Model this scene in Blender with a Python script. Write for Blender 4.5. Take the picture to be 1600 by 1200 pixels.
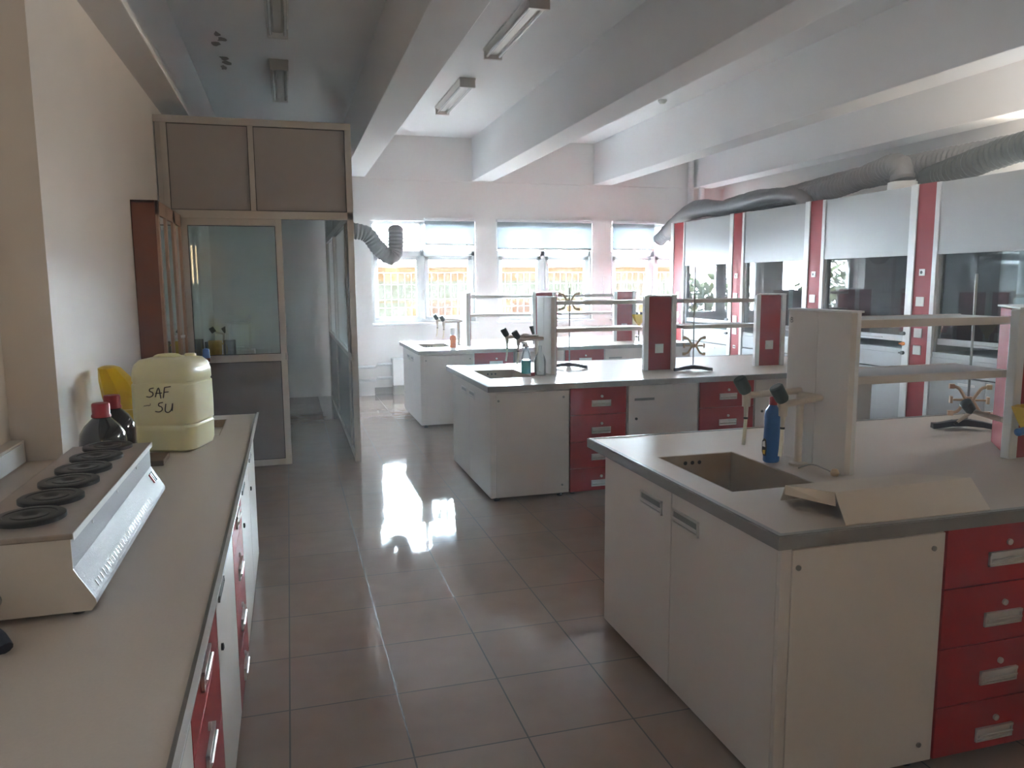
import bpy, bmesh, math, random
from mathutils import Vector, Matrix
random.seed(7)
PI = math.pi
C = bpy.context.scene.collection
for o in list(bpy.data.objects): bpy.data.objects.remove(o)

# ---------------------------------------------------------------- camera, exposure, daylight
H = 1.67
F, YAW, PIT, ROLL = 1199.4, 0.28122, 0.131497, -0.006958
cy_, sy_, cp_, sp_ = math.cos(YAW), math.sin(YAW), math.cos(PIT), math.sin(PIT)
fwd = Vector((sy_*cp_, cy_*cp_, -sp_)); rgt = Vector((cy_, -sy_, 0)); upv = rgt.cross(fwd)
cr_, sr_ = math.cos(ROLL), math.sin(ROLL)
r_ = rgt*cr_ + upv*sr_; u_ = -rgt*sr_ + upv*cr_
cam_d = bpy.data.cameras.new('camera'); cam = bpy.data.objects.new('camera', cam_d); C.objects.link(cam)
cam_d.sensor_width = 36; cam_d.sensor_fit = 'HORIZONTAL'; cam_d.lens = F/1600*36
cam_d.clip_start = 0.02; cam_d.clip_end = 500
cam.matrix_world = Matrix(((r_.x, u_.x, -fwd.x, 0), (r_.y, u_.y, -fwd.y, 0), (r_.z, u_.z, -fwd.z, H), (0, 0, 0, 1)))
S = bpy.context.scene
S.camera = cam
S.view_settings.view_transform = 'Standard'; S.view_settings.look = 'None'
S.view_settings.gamma = 1; S.view_settings.use_curve_mapping = False
S.view_settings.exposure = 3.33

SKY = 9.6
w = bpy.data.worlds.new('sky'); S.world = w; w.use_nodes = True
nt = w.node_tree; nt.nodes.clear()
tc = nt.nodes.new('ShaderNodeTexCoord'); sep = nt.nodes.new('ShaderNodeSeparateXYZ')
nt.links.new(tc.outputs['Generated'], sep.inputs[0])
mr = nt.nodes.new('ShaderNodeMapRange'); mr.inputs[1].default_value = -1; mr.inputs[2].default_value = 1
nt.links.new(sep.outputs['Y'], mr.inputs[0])
mx = nt.nodes.new('ShaderNodeValToRGB')       # dim warm behind the viewer, cream to the side, cold and bright beyond the windows
mx.color_ramp.elements[0].position = .20; mx.color_ramp.elements[0].color = (0.058, 0.038, 0.021, 1)
mx.color_ramp.elements[1].position = .72; mx.color_ramp.elements[1].color = (0.74, 0.87, 1.0, 1)
e2 = mx.color_ramp.elements.new(.50); e2.color = (0.50, 0.415, 0.33, 1)
nt.links.new(mr.outputs[0], mx.inputs[0])
nz = nt.nodes.new('ShaderNodeTexNoise'); nz.inputs['Scale'].default_value = 2.2; nz.inputs['Detail'].default_value = 4
nt.links.new(tc.outputs['Generated'], nz.inputs['Vector'])
m3 = nt.nodes.new('ShaderNodeMapRange'); m3.inputs[3].default_value = 0.88; m3.inputs[4].default_value = 1.12
nt.links.new(nz.outputs[0], m3.inputs[0])
bg = nt.nodes.new('ShaderNodeBackground'); out = nt.nodes.new('ShaderNodeOutputWorld')
mlt = nt.nodes.new('ShaderNodeMath'); mlt.operation = 'MULTIPLY'; mlt.inputs[1].default_value = SKY
el = nt.nodes.new('ShaderNodeMapRange'); el.interpolation_type = 'SMOOTHSTEP'   # bright hazy band low over the horizon
el.inputs[1].default_value = 0.02; el.inputs[2].default_value = 0.40; el.inputs[3].default_value = 3.0; el.inputs[4].default_value = 1.0
nt.links.new(sep.outputs['Z'], el.inputs[0])
em = nt.nodes.new('ShaderNodeMath'); em.operation = 'MULTIPLY'
nt.links.new(m3.outputs[0], em.inputs[0]); nt.links.new(el.outputs[0], em.inputs[1]); nt.links.new(em.outputs[0], mlt.inputs[0])
nt.links.new(mx.outputs[0], bg.inputs[0]); nt.links.new(mlt.outputs[0], bg.inputs[1]); nt.links.new(bg.outputs[0], out.inputs[0])

def portal(x, y, z, sx, sz, flip):
    l = bpy.data.lights.new('daylight_portal', 'AREA'); l.shape = 'RECTANGLE'; l.size = sx; l.size_y = sz
    l.cycles.is_portal = True
    o = bpy.data.objects.new('daylight_portal', l); C.objects.link(o); o.location = (x, y, z)
    o.rotation_euler = (PI/2, 0, PI) if flip else (PI/2, 0, 0)   # area lamps shine along -Z
    return o
WINX = [(1.21, 2.81), (3.15, 4.75), (5.08, 6.68)]
WZ0, WZ1 = 1.07, 2.60
YB = 11.7      # inner face of the window wall
for a, b in WINX: portal((a+b)/2, YB+.27, (WZ0+WZ1)/2, b-a, WZ1-WZ0, False)
FRONTY = -3.2
FILL_WIN = [(-0.2, 0.4), (3.2, 3.8)]  # unseen rear openings, made up to let in warm fill light
for a, b in FILL_WIN: portal((a+b)/2, FRONTY-.27, 2.1, b-a, 0.8, True)

FILL_RW = (3.55, 5.85, 2.60, 3.19)   # unseen opening over the hoods, added to brighten the left wall
pl = bpy.data.lights.new('daylight_portal', 'AREA'); pl.shape = 'RECTANGLE'; pl.size = FILL_RW[3]-FILL_RW[2]; pl.size_y = FILL_RW[1]-FILL_RW[0]; pl.cycles.is_portal = True
po = bpy.data.objects.new('daylight_portal', pl); C.objects.link(po); po.location = (7.37, (FILL_RW[0]+FILL_RW[1])/2, (FILL_RW[2]+FILL_RW[3])/2); po.rotation_euler = (0, PI/2, 0)

# ---------------------------------------------------------------- materials
def mat(name, col, rough=0.5, metal=0.0, noise=0.0, nscale=8.0, spec=0.5, bump=0.0, coat=0.0, trans=0.0, ior=1.45, sub=0.0):
    m = bpy.data.materials.new(name); m.use_nodes = True
    n = m.node_tree; p = n.nodes['Principled BSDF']
    p.inputs['Base Color'].default_value = (*col, 1); p.inputs['Roughness'].default_value = rough
    p.inputs['Metallic'].default_value = metal; p.inputs['Specular IOR Level'].default_value = spec
    p.inputs['Coat Weight'].default_value = coat; p.inputs['Transmission Weight'].default_value = trans; p.inputs['IOR'].default_value = ior
    if sub: p.inputs['Subsurface Weight'].default_value = sub; p.inputs['Subsurface Radius'].default_value = (.1, .1, .06)
    t = n.nodes.new('ShaderNodeTexCoord'); z = n.nodes.new('ShaderNodeTexNoise')
    z.inputs['Scale'].default_value = nscale; z.inputs['Detail'].default_value = 5
    n.links.new(t.outputs['Object'], z.inputs['Vector'])
    mm = n.nodes.new('ShaderNodeMix'); mm.data_type = 'RGBA'
    k = max(noise, 0.01)
    mm.inputs[6].default_value = (*[c*(1-k) for c in col], 1); mm.inputs[7].default_value = (*[min(1, c*(1+k)) for c in col], 1)
    n.links.new(z.outputs[0], mm.inputs[0]); n.links.new(mm.outputs[2], p.inputs['Base Color'])
    if bump:
        b = n.nodes.new('ShaderNodeBump'); b.inputs['Strength'].default_value = bump; b.inputs['Distance'].default_value = 0.01
        n.links.new(z.outputs[0], b.inputs['Height']); n.links.new(b.outputs[0], p.inputs['Normal'])
    return m
M = {}
M['wall'] = mat('wall_plaster', (.80, .775, .76), .6, noise=.04, nscale=3, bump=.05)
M['wallwarm'] = mat('wall_plaster_cream', (.78, .72, .67), .42, noise=.06, nscale=2.5, bump=.05)
M['ceil'] = mat('ceiling_plaster', (.82, .81, .82), .7, noise=.04, nscale=2, bump=.04)
M['pvc'] = mat('white_window_plastic', (.78, .79, .80), .35)
M['white'] = mat('white_laminate', (.68, .635, .60), .38, noise=.03, nscale=60)
M['whitegloss'] = mat('glossy_white_panel', (.50, .51, .52), .34, noise=.02, nscale=3, spec=.2)
M['top'] = mat('beige_worktop', (.56, .475, .405), .36, noise=.07, nscale=160)
M['edge'] = mat('grey_edge_profile', (.30, .29, .28), .35, .6)
M['lip'] = mat('silver_trim', (.80, .80, .80), .3, .5)
M['red'] = mat('red_laminate', (.33, .014, .014), .42, noise=.05, nscale=30, spec=.25)
M['redgloss'] = mat('red_panel', (.33, .022, .024), .5, noise=.04, nscale=20, spec=.15)
M['silver'] = mat('silver_handle', (.68, .66, .64), .32, .5)
M['dark'] = mat('dark_gap_shade_and_plinth', (.03, .03, .03), .6)  # near-black: painted shade in the seams, also hood gap and plinth
M['black'] = mat('black_plastic', (.012, .012, .014), .4)
M['sink'] = mat('beige_sink', (.34, .26, .19), .4, noise=.06, nscale=20)
M['alu'] = mat('aluminium_profile', (.52, .49, .47), .38, .35, noise=.04, nscale=5)
M['panelgrey'] = mat('grey_partition_panel', (.40, .365, .36), .5, noise=.05, nscale=12)
M['panellow'] = mat('dark_grey_partition_panel', (.21, .20, .215), .35, noise=.05, nscale=12)
M['wood'] = mat('brown_wood_veneer', (.20, .062, .032), .42, noise=.16, nscale=7)
M['wooddoor'] = mat('light_wood_door_frame', (.42, .24, .16), .35, noise=.1, nscale=9)
M['plate'] = mat('black_cast_plate', (.018, .02, .021), .42, .3, noise=.2, nscale=50)
M['stainless'] = mat('brushed_steel_top', (.34, .29, .255), .36, .55, noise=.12, nscale=25)
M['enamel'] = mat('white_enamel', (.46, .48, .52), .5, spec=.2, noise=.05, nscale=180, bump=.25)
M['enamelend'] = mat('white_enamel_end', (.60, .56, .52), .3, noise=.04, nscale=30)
M['amber'] = mat('dark_amber_glass', (.012, .009, .007), .08, coat=.6)
M['capred'] = mat('red_cap', (.30, .015, .022), .4)
M['yellow'] = mat('yellow_plastic', (.72, .46, .012), .38, noise=.06, nscale=14)
M['can'] = mat('translucent_can_plastic', (.84, .83, .58), .30, noise=.05, nscale=4, sub=.6)
M['ink'] = mat('black_marker_ink', (.02, .018, .012), .6)
M['pp'] = mat('beige_tap_plastic', (.56, .49, .42), .4)
M['knob'] = mat('dark_green_knob', (.035, .055, .05), .5)
M['hose'] = mat('milky_hose', (.78, .74, .60), .4)
M['blue'] = mat('blue_bottle', (.015, .11, .36), .3)
M['navy'] = mat('navy_cast_iron', (.010, .014, .028), .4, noise=.1, nscale=20)
M['rod'] = mat('steel_rod', (.30, .31, .31), .3, .9)
M['clamp'] = mat('beige_clamp_plastic', (.58, .40, .25), .45)
M['tray'] = mat('cream_metal_cover', (.62, .53, .43), .38, noise=.04, nscale=6)
M['duct'] = mat('grey_flexible_duct', (.24, .235, .24), .5, .25, noise=.1, nscale=20)
M['ductdark'] = mat('dark_flexible_duct', (.06, .065, .06), .45, .25, noise=.15, nscale=25)
M['hoodin'] = mat('hood_interior', (.55, .60, .63), .4, noise=.04, nscale=3)
M['socket'] = mat('socket_plastic', (.72, .69, .66), .4)
M['orange'] = mat('orange_knob', (.85, .25, .01), .4)
M['lampm'] = mat('lamp_housing', (.62, .60, .58), .3, .2)
M['tube'] = mat('unlit_tube_glass', (.78, .80, .80), .12, coat=.5)
M['woodblk'] = mat('brown_wood_block', (.13, .07, .045), .5)
M['teal'] = mat('teal_liquid', (.01, .30, .32), .12, coat=.5)
M['oliq'] = mat('orange_liquid', (.80, .16, .02), .15, coat=.5)
M['clear'] = mat('clear_plastic', (.75, .78, .78), .12, trans=.85, ior=1.3)
M['fa_teal'] = mat('outside_teal_panel', (.034, .058, .055), .7, noise=.15, nscale=.7)
M['fa_yel'] = mat('outside_yellow_plaster', (.085, .06, .020), .8, noise=.12, nscale=.8)
M['fa_tan'] = mat('outside_tan_opening', (.036, .022, .010), .8, noise=.2, nscale=.6)
M['fa_roof'] = mat('outside_grey_roof', (.10, .10, .11), .8, noise=.1, nscale=2)
M['leaf'] = mat('tree_leaf', (.10, .14, .035), .7, noise=.4, nscale=3)
M['bark'] = mat('tree_bark', (.08, .05, .03), .8, noise=.2, nscale=6)
M['ground'] = mat('outside_ground', (.22, .21, .19), .9, noise=.2, nscale=1)
M['bars'] = mat('guard_bar_metal', (.20, .22, .21), .5, .5)
M['stain'] = mat('peeled_ceiling_paint', (.22, .20, .19), .8)
M['door'] = mat('beige_room_door', (.5, .42, .34), .5)

def glass(name, tint=(1, 1, 1), ior=1.5, gain=1.0, frost=0.0, rough=0.0, tl=.4, tc=(.8, .86, .86)):
    m = bpy.data.materials.new(name); m.use_nodes = True; n = m.node_tree; n.nodes.clear()
    o = n.nodes.new('ShaderNodeOutputMaterial'); tr = n.nodes.new('ShaderNodeBsdfTransparent'); tr.inputs[0].default_value = (*tint, 1)
    gl = n.nodes.new('ShaderNodeBsdfGlossy'); gl.inputs['Roughness'].default_value = rough; gl.inputs[0].default_value = (1, 1, 1, 1)
    fr = n.nodes.new('ShaderNodeFresnel'); fr.inputs[0].default_value = ior
    g = n.nodes.new('ShaderNodeMath'); g.operation = 'MULTIPLY'; g.use_clamp = True; g.inputs[1].default_value = gain
    mx = n.nodes.new('ShaderNodeMixShader')
    n.links.new(fr.outputs[0], g.inputs[0]); n.links.new(g.outputs[0], mx.inputs[0])
    src = tr
    if frost:
        di = n.nodes.new('ShaderNodeBsdfTranslucent'); di.inputs[0].default_value = (*tc, 1)
        df = n.nodes.new('ShaderNodeBsdfDiffuse'); df.inputs[0].default_value = (.7, .74, .74, 1)
        a = n.nodes.new('ShaderNodeMixShader'); a.inputs[0].default_value = tl; n.links.new(di.outputs[0], a.inputs[1]); n.links.new(df.outputs[0], a.inputs[2])
        b = n.nodes.new('ShaderNodeMixShader'); b.inputs[0].default_value = frost; n.links.new(tr.outputs[0], b.inputs[1]); n.links.new(a.outputs[0], b.inputs[2]); src = b
    n.links.new(src.outputs[0], mx.inputs[1]); n.links.new(gl.outputs[0], mx.inputs[2]); n.links.new(mx.outputs[0], o.inputs[0])
    return m
M['glass'] = glass('clear_window_glass', (.97, .99, .98), gain=.6)
M['glasspart'] = glass('greenish_partition_glass', (.90, .95, .93), gain=1.0)
M['glassside'] = glass('hazy_partition_glass', (.85, .92, .92), gain=1.0, frost=.88, tl=.3)
M['glassfume'] = glass('fume_hood_sash_glass', (.90, .94, .96), gain=1.5)
M['glasscab'] = glass('greenish_cabinet_glass', (.45, .58, .56), gain=2.5, frost=.5)
M['blind'] = glass('translucent_blind_fabric', (.6, .6, .6), gain=0.0, frost=.97, tl=.15, tc=(.22, .235, .25))
M['bottleglass'] = glass('thin_clear_bottle', (.85, .88, .88), gain=2.0, frost=.12)

def tile_floor():
    m = bpy.data.materials.new('glossy_floor_tiles'); m.use_nodes = True; n = m.node_tree; p = n.nodes['Principled BSDF']
    t = n.nodes.new('ShaderNodeTexCoord'); s = n.nodes.new('ShaderNodeSeparateXYZ'); n.links.new(t.outputs['Object'], s.inputs[0])
    def line(axis, off, pitch, wd):
        a = n.nodes.new('ShaderNodeMath'); a.operation = 'SUBTRACT'; a.inputs[1].default_value = off; n.links.new(s.outputs[axis], a.inputs[0])
        b = n.nodes.new('ShaderNodeMath'); b.operation = 'DIVIDE'; b.inputs[1].default_value = pitch; n.links.new(a.outputs[0], b.inputs[0])
        f = n.nodes.new('ShaderNodeMath'); f.operation = 'FRACT'; n.links.new(b.outputs[0], f.inputs[0])
        c = n.nodes.new('ShaderNodeMath'); c.operation = 'LESS_THAN'; c.inputs[1].default_value = wd/pitch; n.links.new(f.outputs[0], c.inputs[0])
        fl = n.nodes.new('ShaderNodeMath'); fl.operation = 'FLOOR'; n.links.new(b.outputs[0], fl.inputs[0])
        return c, fl
    lx, fx = line('X', -.067, .424, .0062); ly, fy = line('Y', 2.970, .445, .0062)
    mxx = n.nodes.new('ShaderNodeMath'); mxx.operation = 'MAXIMUM'; n.links.new(lx.outputs[0], mxx.inputs[0]); n.links.new(ly.outputs[0], mxx.inputs[1])
    cb = n.nodes.new('ShaderNodeCombineXYZ'); n.links.new(fx.outputs[0], cb.inputs[0]); n.links.new(fy.outputs[0], cb.inputs[1])
    wn = n.nodes.new('ShaderNodeTexWhiteNoise'); n.links.new(cb.outputs[0], wn.inputs['Vector'])
    nz = n.nodes.new('ShaderNodeTexNoise'); nz.inputs['Scale'].default_value = 7; nz.inputs['Detail'].default_value = 6; n.links.new(t.outputs['Object'], nz.inputs['Vector'])
    av = n.nodes.new('ShaderNodeMath'); av.operation = 'MULTIPLY_ADD'; av.inputs[1].default_value = .35; n.links.new(wn.outputs[0], av.inputs[0]); n.links.new(nz.outputs[0], av.inputs[2])
    cr = n.nodes.new('ShaderNodeMix'); cr.data_type = 'RGBA'; n.links.new(av.outputs[0], cr.inputs[0])
    cr.inputs[6].default_value = (.24, .175, .14, 1); cr.inputs[7].default_value = (.33, .245, .20, 1)
    g = n.nodes.new('ShaderNodeMix'); g.data_type = 'RGBA'; n.links.new(mxx.outputs[0], g.inputs[0]); n.links.new(cr.outputs[2], g.inputs[6]); g.inputs[7].default_value = (.045, .037, .032, 1)
    n.links.new(g.outputs[2], p.inputs['Base Color'])
    r = n.nodes.new('ShaderNodeMath'); r.operation = 'MULTIPLY_ADD'; r.inputs[1].default_value = .5; r.inputs[2].default_value = .045; n.links.new(mxx.outputs[0], r.inputs[0])
    n.links.new(r.outputs[0], p.inputs['Roughness']); p.inputs['Specular IOR Level'].default_value = .55
    # every tile lies a hair out of level
    sb = n.nodes.new('ShaderNodeVectorMath'); sb.operation = 'SUBTRACT'; sb.inputs[1].default_value = (.5, .5, .5); n.links.new(wn.outputs['Color'], sb.inputs[0])
    sc = n.nodes.new('ShaderNodeVectorMath'); sc.operation = 'SCALE'; sc.inputs['Scale'].default_value = .004; n.links.new(sb.outputs[0], sc.inputs[0])
    ge = n.nodes.new('ShaderNodeNewGeometry'); ad = n.nodes.new('ShaderNodeVectorMath'); n.links.new(ge.outputs['Normal'], ad.inputs[0]); n.links.new(sc.outputs[0], ad.inputs[1])
    nn = n.nodes.new('ShaderNodeVectorMath'); nn.operation = 'NORMALIZE'; n.links.new(ad.outputs[0], nn.inputs[0])
    bp = n.nodes.new('ShaderNodeBump'); bp.inputs['Strength'].default_value = .06; bp.inputs['Distance'].default_value = .01
    n.links.new(nz.outputs[0], bp.inputs['Height']); n.links.new(nn.outputs[0], bp.inputs['Normal']); n.links.new(bp.outputs[0], p.inputs['Normal'])
    return m
M['floor'] = tile_floor()

# ---------------------------------------------------------------- mesh builder
class MB:
    def __init__(s): s.v = []; s.f = []
    def add(s, vs, fs):
        b = len(s.v); s.v += [tuple(v) for v in vs]; s.f += [tuple(b+i for i in f) for f in fs]; return s
    def box(s, x0, x1, y0, y1, z0, z1):
        if x0 > x1: x0, x1 = x1, x0
        if y0 > y1: y0, y1 = y1, y0
        if z0 > z1: z0, z1 = z1, z0
        return s.add([(x0,y0,z0),(x1,y0,z0),(x1,y1,z0),(x0,y1,z0),(x0,y0,z1),(x1,y0,z1),(x1,y1,z1),(x0,y1,z1)],
                     [(0,3,2,1),(4,5,6,7),(0,1,5,4),(1,2,6,5),(2,3,7,6),(3,0,4,7)])
    def tube(s, pts, r, seg=12, closed_ends=True):
        pts = [Vector(p) for p in pts]; n = len(pts)
        rs = r if isinstance(r, (list, tuple)) else [r]*n
        vs = []; prev = None
        for i, p in enumerate(pts):
            t = (pts[min(i+1, n-1)]-pts[max(i-1, 0)])
            if t.length < 1e-9: t = Vector((0, 0, 1))
            t.normalize()
            if prev is None:
                a = Vector((0, 0, 1)) if abs(t.z) < .9 else Vector((1, 0, 0))
                prev = t.cross(a).normalized()
            prev = (prev - t*prev.dot(t)).normalized(); q = t.cross(prev)
            for k in range(seg):
                an = 2*PI*k/seg; vs.append(p + (prev*math.cos(an)+q*math.sin(an))*rs[i])
        fs = [(i*seg+k, i*seg+(k+1) % seg, (i+1)*seg+(k+1) % seg, (i+1)*seg+k) for i in range(n-1) for k in range(seg)]
        if closed_ends: fs += [tuple(reversed(range(seg))), tuple((n-1)*seg+k for k in range(seg))]
        return s.add(vs, fs)
    def cyl(s, p0, p1, r0, r1=None, seg=20): return s.tube([p0, p1], [r0, r0 if r1 is None else r1], seg)
    def lathe(s, prof, c=(0, 0, 0), seg=28):
        vs = []; n = len(prof)
        for r, z in prof:
            for k in range(seg):
                a = 2*PI*k/seg; vs.append((c[0]+r*math.cos(a), c[1]+r*math.sin(a), c[2]+z))
        fs = [(i*seg+k, i*seg+(k+1) % seg, (i+1)*seg+(k+1) % seg, (i+1)*seg+k) for i in range(n-1) for k in range(seg)]
        fs += [tuple(reversed(range(seg))), tuple((n-1)*seg+k for k in range(seg))]
        return s.add(vs, fs)
    def prism(s, poly, axis, a, b):
        def P(p, h): return {'x': (h, p[0], p[1]), 'y': (p[0], h, p[1]), 'z': (p[0], p[1], h)}[axis]
        n = len(poly); vs = [P(p, a) for p in poly]+[P(p, b) for p in poly]
        return s.add(vs, [(i, (i+1) % n, n+(i+1) % n, n+i) for i in range(n)]+[tuple(reversed(range(n))), tuple(range(n, 2*n))])
    def build(s, name, m, parent=None, bevel=0.0, smooth=False, loc=None):
        me = bpy.data.meshes.new(name); me.from_pydata(s.v, [], s.f)
        bm = bmesh.new(); bm.from_mesh(me); bmesh.ops.recalc_face_normals(bm, faces=bm.faces)
        if bevel: bmesh.ops.bevel(bm, geom=list(bm.edges), offset=bevel, segments=2, affect='EDGES', profile=.5, clamp_overlap=True)
        bm.to_mesh(me); bm.free()
        me.materials.append(m if not isinstance(m, str) else M[m])
        if smooth:
            for p in me.polygons: p.use_smooth = True
            me.set_sharp_from_angle(angle=math.radians(38))
        o = bpy.data.objects.new(name, me); C.objects.link(o)
        if loc: o.location = loc
        if parent: o.parent = parent
        return o
def B(*a): return MB().box(*a)
def tag(o, label=None, cat=None, group=None, kind=None):
    if label: o['label'] = label
    if cat: o['category'] = cat
    if group: o['group'] = group
    if kind: o['kind'] = kind
    return o
def thing(name, label, cat, loc=(0, 0, 0), rz=0, group=None, kind=None):
    o = bpy.data.objects.new(name, None); C.objects.link(o); o.location = loc; o.rotation_euler = (0, 0, rz); o.empty_display_size = .1
    return tag(o, label, cat, group, kind)
def struct(o, label, cat): return tag(o, label, cat, kind='structure')
def kids(o): return [c for c in bpy.data.objects if c.parent == o]
def copy_tree(o, parent=None):
    c = o.copy(); C.objects.link(c); c.parent = parent
    for k in kids(o): copy_tree(k, c)
    return c
def smoothpath(pts, n=10):
    pts = [Vector(p) for p in pts]; P = [pts[0]]+pts+[pts[-1]]; out = []
    for i in range(1, len(P)-2):
        for k in range(n):
            t = k/n; a, b, c, d = P[i-1], P[i], P[i+1], P[i+2]
            out.append(.5*((2*b)+(-a+c)*t+(2*a-5*b+4*c-d)*t*t+(-a+3*b-3*c+d)*t**3))
    out.append(pts[-1]); return out

# ---------------------------------------------------------------- room shell
XR = 7.1; ZC = 3.83
struct(B(-1.6, XR+.3, FRONTY-.3, YB+.3, -.2, 0).build('floor', 'floor'), 'glossy beige-brown square floor tiles reflecting the windows', 'floor')
struct(B(-1.6, XR+.3, FRONTY-.3, YB+.3, ZC, ZC+.2).build('ceiling', 'ceil'), 'off-white plaster ceiling between deep beams', 'ceiling')
wl = MB().box(-1.5, -1.2, FRONTY-.3, 4.4, 0, ZC).box(-1.5, -1.03, 4.4, YB, 0, ZC)
struct(wl.build('wall_left', 'wallwarm'), 'cream plaster wall along the left counter', 'wall')
struct(B(-1.2, -1.0, 3.80, 4.42, 0, ZC).build('trim_1', 'wallwarm'), 'cream plaster column standing out of the left wall', 'column')
struct(MB().box(XR, XR+.3, FRONTY-.3, FILL_RW[0], 0, ZC).box(XR, XR+.3, FILL_RW[1], YB, 0, ZC).box(XR, XR+.3, FILL_RW[0], FILL_RW[1], 0, FILL_RW[2]).box(XR, XR+.3, FILL_RW[0], FILL_RW[1], FILL_RW[3], ZC).build('wall_right', 'wall'), 'white plaster wall behind the fume hoods', 'wall')
def wall_with_holes(x0, x1, y0, y1, holes, z0, z1):
    m = MB().box(x0, x1, y0, y1, 0, z0).box(x0, x1, y0, y1, z1, ZC); c = x0
    for a, b in holes: m.box(c, a, y0, y1, z0, z1); c = b
    return m.box(c, x1, y0, y1, z0, z1)
struct(wall_with_holes(-1.5, XR+.3, YB, YB+.30, WINX, WZ0, WZ1).build('wall_back', 'wall'), 'white plaster wall pierced by the windows', 'wall')
struct(wall_with_holes(-1.5, XR+.3, FRONTY-.30, FRONTY, FILL_WIN, 1.7, 2.5).build('wall_front', 'wallwarm'), 'cream wall behind the viewer with two openings added for fill light', 'wall')
struct(B(.95, 1.19, YB-.16, YB, 0, 3.2).build('trim_2', 'wall'), 'slim white pilaster left of the first window', 'column')
struct(B(-1.03, XR, YB-.04, YB, 3.19, ZC).build('trim_3', 'wall'), 'shallow plaster band above the windows', 'trim')
for i, (a, b) in enumerate([(-1.12, -.80), (.82, 1.14), (2.76, 3.085), (4.74, 5.05), (6.52, 6.86)]):
    lab = ['deep ceiling beam running along the left wall', 'deep ceiling beam running over the aisle, first from the left wall', 'deep ceiling beam just right of the two-row lamps over the benches',
           'deep ceiling beam right of the smoke detector', 'deep ceiling beam above the flexible ducts'][i]
    a2 = -1.2 if i == 0 else a
    struct(B(a2, b, FRONTY, YB-.041, 3.2, ZC).build('trim_%d' % (4+i), 'ceil', bevel=.006), lab, 'beam')
struct(B(1.19, 6.9, YB-.012, YB, 0, .10).build('baseboard_back', 'edge'), 'grey skirting under the windows', 'baseboard')
# peeled paint patch on the ceiling
pm = MB()
for cx, cyy in ((-.50, 7.45), (-.47, 7.6), (-.53, 7.75), (-.5, 8.2), (-.48, 8.35), (-.52, 8.55)):
    pts = [(cx+random.uniform(.02, .06)*math.cos(t*PI/4), cyy+random.uniform(.03, .10)*math.sin(t*PI/4)) for t in range(8)]
    pm.prism(pts, 'z', ZC-.003, ZC-.0005)
tag(pm.build('peeled_paint_patch', 'stain'), 'dark peeled paint marks on the ceiling near the left beam', 'stain', kind='stuff')

# ---------------------------------------------------------------- windows
def window(i, a, b, y=YB, tall=True):
    W = thing('window_%d' % (i+1), ['white framed window nearest the partition, its right top pane under a half lowered blind', 'white framed middle window in the far wall, blinds over both top panes',
              'white framed window furthest right, partly behind the fume hoods'][i], 'window', (a, y+.10, WZ0), kind='structure')
    w_ = b-a; h = WZ1-WZ0; zt = .86   # transom height
    f = MB()
    t = .045; dpt = .07
    f.box(0, t, 0, dpt, 0, h).box(w_-t, w_, 0, dpt, 0, h).box(0, w_, 0, dpt, 0, t).box(0, w_, 0, dpt, h-t, h)
    c = .78
    f.box(c-.035, c+.035, 0, dpt, 0, h).box(0, w_, 0, dpt, zt+.15, zt+.23)
    f.build('window_frame', 'pvc', W, bevel=.004)
    for (x0, x1) in ((t, c-.035), (c+.035, w_-t)):
        s = MB(); q = .06; z0, z1 = t, zt+.15
        s.box(x0, x0+q, -.02, .05, z0, z1).box(x1-q, x1, -.02, .05, z0, z1).box(x0, x1, -.02, .05, z0, z0+.045).box(x0, x1, -.02, .05, z1-q, z1)
        sa = s.build('sash', 'pvc', W, bevel=.004)
        B(x0+q, x1-q, .014, .02, z0+.045, z1-q).build('pane', 'glass', sa)
        B(x0, x1, .03, .036, zt+.23, h-t).build('top_pane', 'glass', W)
    hd = MB().box(c-.012, c+.012, -.035, -.02, .36, .44).box(c-.009, c+.009, -.06, -.045, .34, .50)
    hd.build('window_handle', 'silver', W, bevel=.003)
    B(-.02, w_+.02, -.16, 0, -.035, -.001).build('window_sill', 'pvc', W, bevel=.004)
    return W
for i, (a, b) in enumerate(WINX): window(i, a, b)
# window guards outside
for i, (a, b) in enumerate(WINX):
    g = MB(); y = YB+.36
    k = a+.02
    while k < b: g.cyl((k, y, WZ0+.02), (k, y, 1.83), .0045, seg=6); k += .105
    for z in (1.10, 1.29, 1.42, 1.65, 1.83): g.cyl((a, y, z), (b, y, z), .005, seg=6)
    for x in (a, b):
        for z in (1.10, 1.83): g.cyl((x, y, z), (x, YB+.30, z), .006, seg=6)
    tag(g.build('window_guard', 'bars'), 'thin metal guard bars outside the ' + ['window nearest the partition', 'middle window', 'window behind the fume hoods'][i], 'window guard')
# roller blinds
def blind(x0, x1, zb, lab, tilt=0):
    T = thing('roller_blind', lab, 'blind', (x0, YB-.03, 2.60))
    ww = x1-x0
    MB().box(0, ww, -.035, .035, 0, .045).build('cassette', 'pvc', T, bevel=.008)
    B(.01, ww-.01, .0, .003, zb-2.60, 0).build('blind_fabric', 'blind', T)
    B(.01, ww-.01, -.012, .012, zb-2.625, zb-2.60).build('bottom_bar', 'lampm', T, bevel=.004)
    MB().tube([(ww+.004, 0, .02), (ww+.004, 0, -1.5)], .006, 6).build('pull_chain', 'pvc', T)
blind(2.01, 2.80, 2.26, 'translucent roller blind over the right top pane of the window nearest the partition')
blind(3.14, 4.73, 2.20, 'wide translucent roller blind over both top panes of the middle window')
blind(5.07, 5.83, 2.20, 'translucent roller blind on the window behind the fume hoods')
tb = MB()
for z in (2.05, 2.0, 1.985): tb.box(1.30, 1.90, YB+.24, YB+.27, z, z+.012)
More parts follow.
